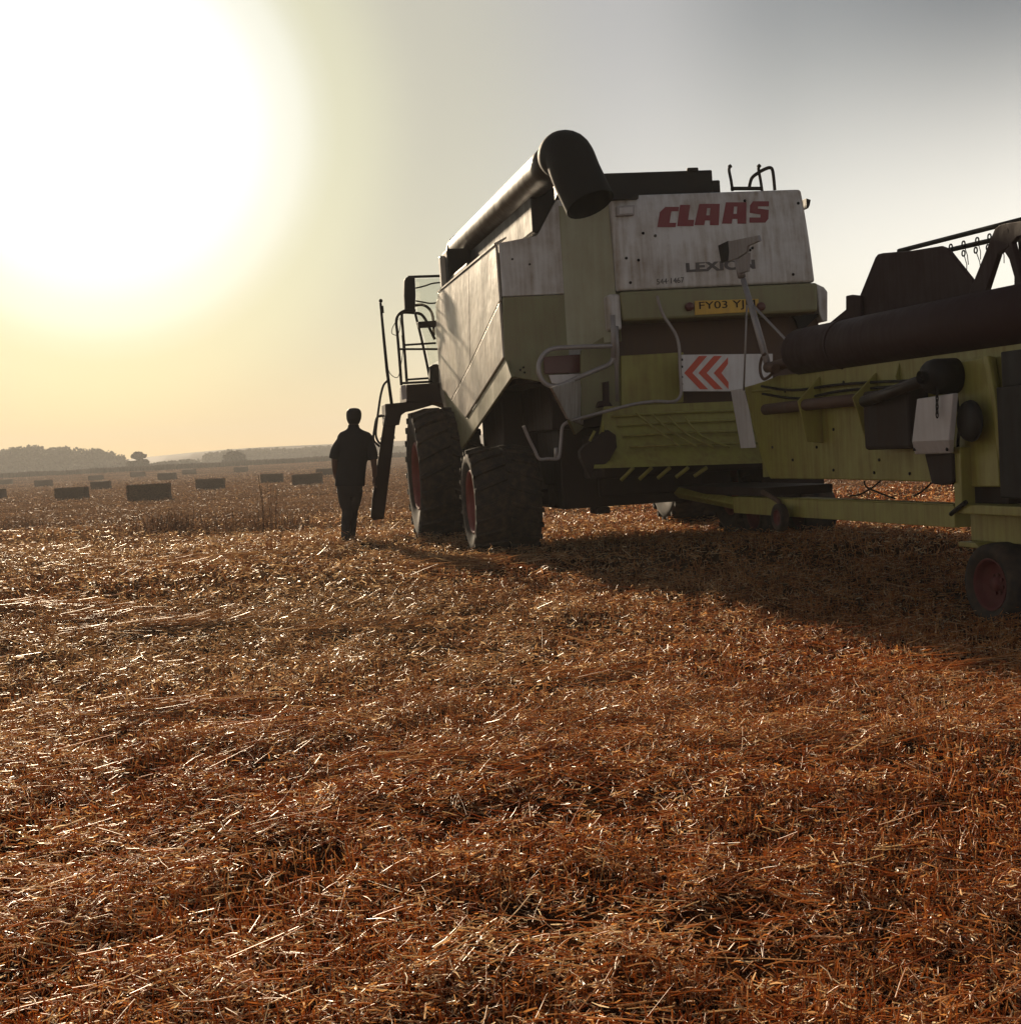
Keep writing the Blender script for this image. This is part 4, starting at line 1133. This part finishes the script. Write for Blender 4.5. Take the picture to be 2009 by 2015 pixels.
for i, (px, py, wpx, az, label) in enumerate(BALES):
    p_ = on_ground(px, py)
    o = bpy.data.objects.new('straw_bale', bme); COL.objects.link(o)
    d_ = (p_ - CAM).dot(_F); s_ = wpx / FPX * d_ / 2.0
    s_ = max(.8, min(1.5, s_))
    o.location = (p_.x, p_.y, gz(p_.x, p_.y) - .03); o.scale = (s_, 1.0, max(.85, min(1.15, s_)))
    o.rotation_euler = (0, rad(random.uniform(-1, 1)), rad(az))
    o['label'] = label; o['category'] = 'straw bale'; o['group'] = 'straw bales lying in the stubble field'
    if i < 9:
        f_ = bpy.data.objects.new('loose_straw', fme); COL.objects.link(f_); f_.parent = o; f_['kind'] = 'stuff'
    if i < 5:
        t = bpy.data.objects.new('twine', tme); COL.objects.link(t); t.parent = o
# ------------------------------------------------------------------ field
ys = np.concatenate([np.arange(-12, 62, .45), 62 * (1300 / 62) ** np.linspace(0, 1, 90)])
hx = np.concatenate([np.arange(0, 14, .45), 14 * (900 / 14) ** np.linspace(0, 1, 50)])
xs = np.concatenate([-hx[:0:-1], hx])
X, Y = np.meshgrid(xs, ys)
Z = ground(X, Y)
nx, ny = len(xs), len(ys)
idx = np.arange(nx * ny).reshape(ny, nx)
fq = np.stack([idx[:-1, :-1], idx[:-1, 1:], idx[1:, 1:], idx[1:, :-1]], -1).reshape(-1, 4)
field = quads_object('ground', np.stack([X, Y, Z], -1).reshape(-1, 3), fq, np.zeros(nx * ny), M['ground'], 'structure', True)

def scatter(n, y0, y1):
    """points spread evenly over a wedge of field in front of the viewer, with room to step aside"""
    W0, W1 = .37 * y0 + 1.6, .37 * y1 + 1.6
    u = RNG.random(n)
    w = np.sqrt(W0 ** 2 + u * (W1 ** 2 - W0 ** 2))
    y = y0 + (w - W0) / (W1 - W0) * (y1 - y0)
    x = RNG.uniform(-1, 1, n) * w
    return x, y
def area(y0, y1): return (y1 - y0) * ((.37 * y0 + 1.6) + (.37 * y1 + 1.6))

straw = Acc()
zones = [(2.6, 5.5, 1100, 3200, 2500, .9), (5.5, 9, 800, 2200, 1900, 1.0), (9, 15, 330, 760, 950, 1.35), (15, 26, 85, 230, 330, 1.9), (26, 36, 20, 26, 34, 2.9), (33, 60, 14, 18, 24, 4.0), (60, 95, 5, 6, 8, 6.0), (90, 180, 1.1, 1.1, 1.6, 9), (180, 340, .30, .25, .4, 15)]
far_straw = Acc()
def clump(x, y): return np.clip((vnoise(x * 3.3 + 21, y * 2.6) * .6 + vnoise(x * 8 + 5, y * 6.5) * .5 - .35) * 1.6, 0, 1)
for y0, y1, ns, nl, nc, k in zones:
    A = area(y0, y1); acc = straw if y0 < 30 else far_straw
    # standing stubble, in tufts
    n = int(ns * A); x, y = scatter(n, y0, y1)
    cl = vnoise(x * 5, y * 5) * .6 + vnoise(x * 1.1 + 9, y * 1.1) * .5
    keep = cl > .40; x, y, cl = x[keep], y[keep], cl[keep]; n = len(x)
    L = RNG.uniform(.03, .12, n) * (.6 + .7 * cl)
    tilt = np.abs(RNG.normal(0, .50, n)); az = RNG.uniform(0, 6.28, n)
    d = np.stack([np.sin(tilt) * np.cos(az), np.sin(tilt) * np.sin(az), np.cos(tilt)], -1)
    acc.add(*stalks(np.stack([x, y, ground(x, y) - .01], -1), d, L * (.75 + .6 * clump(x, y)), RNG.uniform(.0018, .0034, n) * k, np.clip(RNG.beta(2.2, 2.2, n) * .95 + .25 * (vnoise(x * .9, y * .9) - .5), 0, 1)))
    # loose cut straw, matted
    n = int(nl * A); x, y = scatter(n, y0, y1)
    mat_ = vnoise(x * 1.6 + 40, y * 1.6) * .65 + vnoise(x * .45 + 7, y * .45) * .45
    keep = mat_ * .6 + .55 * clump(x, y) > RNG.uniform(.12, .70, n); x, y, mat_ = x[keep], y[keep], mat_[keep]; n = len(x)
    flow = 6.28 * vnoise(x * .35 + 70, y * .35) + RNG.normal(0, 1.7, n)
    el = RNG.normal(0, .22, n)
    d = np.stack([np.cos(flow) * np.cos(el), np.sin(flow) * np.cos(el), np.sin(el)], -1)
    L = np.where(RNG.random(n) < .035, RNG.uniform(.10, .34, n), np.minimum(RNG.gamma(1.8, .022, n) + .018, .26)) * (1 + .12 * (k - 1))
    h = np.abs(RNG.normal(0, .035, n)) * (.4 + mat_) + .006 + .12 * clump(x, y) * RNG.random(n)
    tone = np.clip(RNG.beta(2.4, 1.9, n) * .97 + (RNG.random(n) > .9) * .3 + .3 * (vnoise(x * .7 + 3, y * .7) - .5) - .05 * np.clip(x / 2.5, -1, 1), 0, 1)  # tone a little lighter to the left, part of the painted veil
    acc.add(*stalks(np.stack([x, y, ground(x, y) + h], -1), d, L, RNG.uniform(.0014, .0031, n) * k, tone, RNG.normal(0, .012, (n, 3))))
    # chaff and leaf shreds
    n = int(nc * A); x, y = scatter(n, y0, y1)
    keep = .5 * vnoise(x * 2.2 + 11, y * 2.2) + .6 * clump(x, y) > RNG.uniform(.1, .85, n); x, y = x[keep], y[keep]; n = len(x)
    d = RNG.normal(size=(n, 3)); d[:, 2] *= .35
    acc.add(*flakes(np.stack([x, y, ground(x, y) + np.abs(RNG.normal(0, .02, n)) + .004 + .13 * clump(x, y) * RNG.random(n)], -1), d, RNG.uniform(.014, .055, n) * k ** .5, RNG.uniform(.003, .0068, n) * k, np.clip(RNG.beta(2.2, 1.5, n) + .1, 0, 1), .4))
# flattened swaths of longer straw
for px, py, lx, ly, n, ang in [(30, 1205, .8, .12, 420, .1), (190, 1228, .5, .08, 260, -.2), (310, 1246, .7, .10, 420, .05), (660, 1250, .7, .12, 340, .1), (420, 1232, .5, .08, 200, 0), (300, 1415, .5, .09, 240, .12), (480, 1455, .4, .08, 200, .1), (760, 1525, .35, .05, 130, .05),
                               (1100, 1345, .5, .12, 160, .3), (900, 1115, 1.2, .5, 260, .1), (350, 1110, 1.6, .5, 260, .0), (1560, 1480, .5, .15, 120, .6), (1830, 1330, .5, .12, 140, .2)]:
    c = on_ground(px, py); kk = max(1, c.y / 6)
    x = c.x + RNG.normal(0, lx * .5, n); y = c.y + RNG.normal(0, ly * .7 * kk ** .5, n)
    az = ang + RNG.normal(0, .28, n); el = RNG.normal(0, .07, n)
    d = np.stack([np.cos(az) * np.cos(el), np.sin(az) * np.cos(el), np.sin(el)], -1)
    L = RNG.uniform(.12, .42, n)
    straw.add(*stalks(np.stack([x, y, ground(x, y) + np.abs(RNG.normal(.045, .03, n))], -1), d, L, RNG.uniform(.0014, .0024, n) * kk ** .8, np.clip(RNG.beta(3, 2, n), 0, 1), RNG.normal(0, .02, (n, 3))))
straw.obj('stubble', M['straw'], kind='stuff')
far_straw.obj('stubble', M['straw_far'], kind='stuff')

# single taller stalks that stand out of the stubble, and a weedy strip in the middle distance
weeds = Acc()
def weed_patch(px0, px1, py, depth, n, hmin, hmax, r):
    a, b = on_ground(px0, py), on_ground(px1, py)
    t = RNG.random(n); x = a.x + (b.x - a.x) * t; y = a.y + (b.y - a.y) * t + RNG.normal(0, depth, n)
    hh = RNG.uniform(hmin, hmax, n) * (.35 + .9 * vnoise(x * 1.7, y * .4 + 5))
    tl = RNG.normal(0, .16, n); az = RNG.uniform(0, 6.28, n)
    d = np.stack([np.sin(tl) * np.cos(az), np.sin(tl) * np.sin(az), np.cos(tl)], -1)
    weeds.add(*stalks(np.stack([x, y, ground(x, y)], -1), d, hh, RNG.uniform(.6, 1.3, n) * r, RNG.random(n), RNG.normal(0, .04, (n, 3))))
    m = n * 3; k = RNG.integers(0, n, m); tt = RNG.uniform(.3, 1, m)
    c = np.stack([x, y, ground(x, y)], -1)[k] + d[k] * (hh[k] * tt)[:, None]
    dd = RNG.normal(size=(m, 3)); dd[:, 2] = np.abs(dd[:, 2])
    weeds.add(*flakes(c, dd, RNG.uniform(.03, .09, m), RNG.uniform(.006, .016, m), RNG.random(m)))
weed_patch(280, 400, 1046, .9, 300, .12, .40, .005)
weed_patch(400, 600, 1048, 1.0, 340, .10, .36, .005)
weed_patch(340, 372, 1046, .5, 60, .3, .55, .005)
weed_patch(516, 538, 1047, .25, 16, .45, .9, .006)
weed_patch(0, 60, 1040, .8, 160, .12, .35, .006)
weeds.obj('dry_weeds', M['weed'], kind='stuff')

crop = Acc()
n = 26000
x = RNG.uniform(-190, 120, n); y = 335 + (RNG.random(n) ** 1.5) * 40
hh = RNG.uniform(.7, 1.05, n) * (.8 + .4 * vnoise(x * .25, y * .1))
d = np.stack([RNG.normal(0, .12, n), RNG.normal(0, .12, n), np.ones(n)], -1)
crop.add(*stalks(np.stack([x, y, ground(x, y) - .1], -1), d, hh, RNG.uniform(.05, .12, n), RNG.random(n)))
crop.obj('standing_crop', M['crop'], kind='stuff')

# ------------------------------------------------------------------ trees
def crown_points(c, r, n):
    v = RNG.normal(size=(n, 3)); v /= np.linalg.norm(v, axis=1, keepdims=True)
    rr = RNG.uniform(.55, 1.02, n) ** .6
    return np.asarray(c) + v * rr[:, None] * np.asarray(r)

def wood(name, profile, dist, spread, tw, leaf, nper):
    """a mass of trees whose tops follow the skyline points (px, py), grown at their real distance"""
    acc = Acc(); px = [p_[0] for p_ in profile]; py = [p_[1] for p_ in profile]
    w_m = tw; step = w_m / dist * FPX * .55
    xx = np.arange(px[0], px[-1], step)
    for row in range(3):
        for q in xx:
            q2 = q + RNG.uniform(-.4, .4) * step
            top = np.interp(q2, px, py)
            dd = dist + row * spread + RNG.uniform(-.3, .3) * spread
            p_ = at_dist(q2, top, dd)
            g = gz(p_.x, p_.y); H = max(1.5, p_.z - g) * (1 - .10 * RNG.random() * (row == 0))
            rx = w_m * RNG.uniform(.42, .62)
            for lob in range(6):
                ox, oy = RNG.uniform(-.55, .55) * rx, RNG.uniform(-.5, .5) * rx
                fr = RNG.uniform(.45, .78) if lob else .74
                lr = np.array([rx * RNG.uniform(.4, .62), rx * RNG.uniform(.4, .6), H * RNG.uniform(.2, .26)])
                pts_ = crown_points((p_.x + ox, p_.y + oy, g + H * fr), lr, nper)
                m = len(pts_); dirs = RNG.normal(size=(m, 3))
                acc.add(*flakes(pts_, dirs, RNG.uniform(.7, 1.5, m) * leaf, RNG.uniform(.6, 1.2, m) * leaf, RNG.random(m)))
            pts_ = np.asarray((p_.x, p_.y, g)) + RNG.uniform(-1, 1, (nper, 3)) * (rx, rx * .6, 0) + np.stack([np.zeros(nper), np.zeros(nper), RNG.uniform(0, .6, nper) * H], -1)
            acc.add(*flakes(pts_, RNG.normal(size=(nper, 3)), RNG.uniform(1, 2.2, nper) * leaf, RNG.uniform(1, 2, nper) * leaf, RNG.random(nper)))
    return acc.obj(name, M['leaf'], kind='stuff')
wood('woodland', [(-60, 888), (0, 882), (30, 878), (90, 877), (150, 879), (163, 887), (172, 882), (190, 881), (215, 888), (232, 898), (246, 912), (252, 922)], 560, 14, 9, .9, 80)
wood('woodland', [(396, 913), (404, 902), (422, 889), (448, 884), (470, 887), (482, 882), (523, 880), (561, 882), (610, 879), (655, 876), (700, 875), (760, 876), (785, 878), (800, 884), (830, 890), (900, 888)], 640, 16, 10, 1.0, 70)
wood('hedgerow', [(299, 915), (315, 909), (345, 906), (370, 904), (385, 907), (395, 914)], 520, 8, 6, .7, 60)

def tree(name, label, cx, cy_top, cy_base, dist, lobes, dens, leaf, trunk_r):
    base = at_dist(cx, cy_base, dist); top = at_dist(cx, cy_top, dist)
    g = gz(base.x, dist); root = thing(name, label, 'tree', (base.x, dist, g))
    H = top.z - g; s_ = dist / FPX
    t = MB()
    t.tube([(0, 0, -.2), (.05 * H * .2, 0, H * .3), (0, 0, H * .62), (.1, 0, H * .9)], [trunk_r, trunk_r * .8, trunk_r * .5, trunk_r * .12], 8)
    ac = Acc()
    for lx, lt, rx, rz in lobes:
        c = (lx * s_, RNG.uniform(-.3, .3) * rx * s_, H * lt)
        t.tube([(0, 0, H * (lt * .55)), (c[0] * .6, c[1] * .5, H * lt * .85), (c[0], c[1], c[2])], [trunk_r * .4, trunk_r * .25, .03], 6)
        n = int(dens * rx * rz)
        pts_ = crown_points(c, (rx * s_, rx * s_ * .8, rz * s_), n)
        ac.add(*flakes(pts_, RNG.normal(size=(n, 3)), RNG.uniform(.6, 1.5, n) * leaf, RNG.uniform(.5, 1.2, n) * leaf, RNG.random(n)))
    t.build('trunk', M['dark'], root)
    cr_ = ac.obj('crown', M['leaf']); cr_.parent = root
    return root
tree('lone_tree', 'lone ragged tree standing in the gap between the two hazy woods', 274, 890, 922, 430,
     [(0, .90, 9, 4), (-8, .78, 7, 3.5), (8, .76, 8, 3.5), (1, .68, 8, 4), (-13, .36, 11, 5), (12, .42, 8, 5), (0, .35, 12, 6), (16, .22, 7, 4), (-18, .18, 8, 4)], 7, .55, .35)
tree('round_tree', 'dark round bush tree in front of the right hand hazy wood', 462, 888, 914, 420,
     [(0, .80, 13, 5), (-9, .62, 12, 6), (10, .60, 12, 6), (0, .45, 18, 7), (-14, .25, 10, 5), (15, .25, 10, 5)], 7, .6, .35)

# distant ridge
hr2 = MB(); pr = []
rg_x = np.linspace(-520, 700, 60)
V = []
for x in rg_x:
    hgt = 21 + 7 * math.sin(x * .006 + 1.2) + 3 * math.sin(x * .021)
    V += [(x, 1180, -8), (x, 1230, hgt * .55 + 1), (x, 1290, hgt * .55 - 6)]
hr2.add(V, [(i * 3 + k, (i + 1) * 3 + k, (i + 1) * 3 + k + 1, i * 3 + k + 1) for i in range(59) for k in range(2)], smooth=True)
ho = hr2.build('hills', M['crop'], None); ho['kind'] = 'structure'

# ================================================================== light, sky, air
GLOW = ray(193, 245).normalized()          # middle of the glare in the haze
SUN = Vector((math.sin(rad(-18.5)) * math.cos(rad(14.5)), math.cos(rad(-18.5)) * math.cos(rad(14.5)), math.sin(rad(14.5))))
SUN_EL = math.asin(SUN.z); SUN_AZ = math.atan2(SUN.x, SUN.y)
sd = bpy.data.lights.new('sun', 'SUN'); sd.energy = 5.0; sd.angle = rad(2.0); sd.color = (1, .80, .56)
so_ = bpy.data.objects.new('sun', sd); COL.objects.link(so_); so_.rotation_euler = SUN.to_track_quat('Z', 'Y').to_euler(); so_.location = (-20, 40, 30)

wd = bpy.data.worlds.new('World'); scene.world = wd; wd.use_nodes = True
nt = wd.node_tree; N, Lk = nt.nodes, nt.links
bg = N['Background']
sky = N.new('ShaderNodeTexSky'); sky.sky_type = 'NISHITA'; sky.sun_disc = False
sky.sun_elevation = SUN_EL; sky.sun_rotation = SUN_AZ; sky.dust_density = .3; sky.air_density = 1.0; sky.ozone_density = 1.0
hs = N.new('ShaderNodeHueSaturation'); hs.inputs['Saturation'].default_value = 1.2; hs.inputs['Value'].default_value = .32
Lk.new(sky.outputs[0], hs.inputs['Color'])
SKY_STRENGTH = .05
Lk.new(hs.outputs[0], bg.inputs['Color']); bg.inputs['Strength'].default_value = SKY_STRENGTH
# bright haze round the glare, with fill light added opposite for shaded rear faces
tc = N.new('ShaderNodeTexCoord')
dt = N.new('ShaderNodeVectorMath'); dt.operation = 'DOT_PRODUCT'; dt.inputs[1].default_value = GLOW
Lk.new(tc.outputs['Generated'], dt.inputs[0])
ac_ = N.new('ShaderNodeMath'); ac_.operation = 'ARCCOSINE'; Lk.new(dt.outputs['Value'], ac_.inputs[0])
mrg = N.new('ShaderNodeMapRange'); mrg.inputs['From Max'].default_value = rad(180); Lk.new(ac_.outputs[0], mrg.inputs['Value'])
rp = N.new('ShaderNodeValToRGB'); cr = rp.color_ramp; cr.interpolation = 'EASE'
stops = [(0, (1.0, 1.0, .98)), (5.0, (.98, .97, .90)), (6.5, (.80, .785, .66)), (8.4, (.58, .55, .35)), (12, (.44, .405, .30)), (19, (.38, .355, .33)), (25, (.20, .19, .175)), (32, (.10, .092, .085)), (60, (.06, .055, .05)), (100, (.08, .076, .078)), (180, (.185, .168, .178))]
while len(cr.elements) < len(stops): cr.elements.new(.5)
for e, (p_, c) in zip(cr.elements, stops): e.position = p_ / 180; e.color = (*c, 1)
Lk.new(mrg.outputs[0], rp.inputs['Fac'])
# pale band low over the horizon, away from the sun
sxyz = N.new('ShaderNodeSeparateXYZ'); Lk.new(tc.outputs['Generated'], sxyz.inputs[0])
eb = N.new('ShaderNodeMapRange'); eb.interpolation_type = 'SMOOTHSTEP'; eb.inputs['From Min'].default_value = .285; eb.inputs['From Max'].default_value = .09
Lk.new(sxyz.outputs['Z'], eb.inputs['Value'])
gb_ = N.new('ShaderNodeMapRange'); gb_.interpolation_type = 'SMOOTHSTEP'; gb_.inputs['From Min'].default_value = rad(10); gb_.inputs['From Max'].default_value = rad(36)
Lk.new(ac_.outputs[0], gb_.inputs['Value'])
gb2 = N.new('ShaderNodeMapRange'); gb2.interpolation_type = 'SMOOTHSTEP'; gb2.inputs['From Min'].default_value = rad(80); gb2.inputs['From Max'].default_value = rad(35)
gb2.inputs['To Min'].default_value = .35; Lk.new(ac_.outputs[0], gb2.inputs['Value'])
mu = N.new('ShaderNodeMath'); mu.operation = 'MULTIPLY'; Lk.new(eb.outputs[0], mu.inputs[0]); Lk.new(gb_.outputs[0], mu.inputs[1])
mu2 = N.new('ShaderNodeMath'); mu2.operation = 'MULTIPLY'; Lk.new(mu.outputs[0], mu2.inputs[0]); Lk.new(gb2.outputs[0], mu2.inputs[1])
bg3 = N.new('ShaderNodeBackground'); bg3.inputs['Color'].default_value = (.65, .61, .545, 1); Lk.new(mu2.outputs[0], bg3.inputs['Strength'])
bg2 = N.new('ShaderNodeBackground'); bg2.inputs['Strength'].default_value = .72; Lk.new(rp.outputs[0], bg2.inputs['Color'])
ad = N.new('ShaderNodeAddShader'); Lk.new(bg.outputs[0], ad.inputs[0]); Lk.new(bg2.outputs[0], ad.inputs[1])
ad2 = N.new('ShaderNodeAddShader'); Lk.new(ad.outputs[0], ad2.inputs[0]); Lk.new(bg3.outputs[0], ad2.inputs[1])
Lk.new(ad2.outputs[0], N['World Output'].inputs['Surface'])

# every separate piece of a machine becomes a part of its own
def split_pieces(o, touch=False):
    me = o.data; nv = len(me.vertices)
    co = np.empty(nv * 3, dtype=np.float32); me.vertices.foreach_get('co', co); co = co.reshape(-1, 3)
    par = list(range(nv))
    def find(a):
        while par[a] != a: par[a] = par[par[a]]; a = par[a]
        return a
    for e in me.edges:
        a, b2 = find(e.vertices[0]), find(e.vertices[1])
        if a != b2: par[a] = b2
    root = np.array([find(k) for k in range(nv)]); _, isl = np.unique(root, return_inverse=True); k = isl.max() + 1
    if k < 2 or k > 400: return
    lo = np.full((k, 3), 1e9); hi = np.full((k, 3), -1e9); np.minimum.at(lo, isl, co); np.maximum.at(hi, isl, co)
    size = (hi - lo).max(1)
    gap = np.maximum(0, np.maximum(lo[:, None] - hi[None], lo[None] - hi[:, None])); gap = np.sqrt((gap ** 2).sum(2))
    lim = np.full((k, k), .002) if touch else np.maximum(.02, .45 * np.maximum(size[:, None], size[None]))
    cl = list(range(k))
    def fc(a):
        while cl[a] != a: a = cl[a]
        return a
    for a, b2 in zip(*np.nonzero(np.triu(gap <= lim, 1))):
        ra, rb2 = fc(a), fc(b2)
        if ra != rb2: cl[ra] = rb2
    grp = np.array([fc(a) for a in range(k)]); ids = np.unique(grp)
    if len(ids) < 2: return
    first = True
    for gid in ids:
        bm = bmesh.new(); bm.from_mesh(me if first else src); bm.verts.ensure_lookup_table()
        if first: src = me.copy()
        kill = [v for v in bm.verts if grp[isl[v.index]] != gid]
        bmesh.ops.delete(bm, geom=kill, context='VERTS')
        if first: tgt = o
        else:
            tgt = o.copy(); COL.objects.link(tgt); tgt.data = bpy.data.meshes.new(o.name.split('.')[0])
            for m_ in src.materials: tgt.data.materials.append(m_)
        bm.to_mesh(tgt.data); bm.free(); first = False
TOUCH = {'step', 'chevron', 'bolt', 'gusset', 'hinge', 'spreader_rod', 'tail_lamp', 'front_glass', 'cab_window', 'reel_arm'}
KEEP = {'rim', 'front_wheel', 'rear_wheel', 'trailer_wheel', 'jockey_wheel', 'chain', 'maker_lettering', 'model_lettering', 'number_lettering'}
def walk(o):
    for c in list(o.children):
        walk(c)
        nm = c.name.split('.')[0]
        if c.type == 'MESH' and nm not in KEEP: split_pieces(c, nm in TOUCH)
for r_ in (combine, header, trailer): walk(r_)

HAZE = True
if HAZE:
    hz = MB(); hz.box(-950, 950, -60, 1340, -13, 34)
    hm = bpy.data.materials.new('haze'); hm.use_nodes = True; hn = hm.node_tree; hn.nodes.clear()
    ho_ = hn.nodes.new('ShaderNodeOutputMaterial'); pv = hn.nodes.new('ShaderNodeVolumePrincipled')
    pv.inputs['Color'].default_value = (.95, .93, .90, 1); pv.inputs['Density'].default_value = .0008; pv.inputs['Anisotropy'].default_value = .12
    hn.links.new(pv.outputs[0], ho_.inputs['Volume'])
    h_o = hz.build('haze', hm, None); h_o['kind'] = 'stuff'
    h_o.display_type = 'WIRE'

vs = scene.view_settings
vs.view_transform = 'Standard'; vs.look = 'None'; vs.gamma = 1; vs.exposure = 0.5
scene.display_settings.display_device = 'sRGB'
cy = scene.cycles
cy.max_bounces = 6; cy.diffuse_bounces = 3; cy.glossy_bounces = 3; cy.transmission_bounces = 4; cy.transparent_max_bounces = 8; cy.volume_bounces = 0
cy.use_denoising = True
cy.sample_clamp_indirect = 6
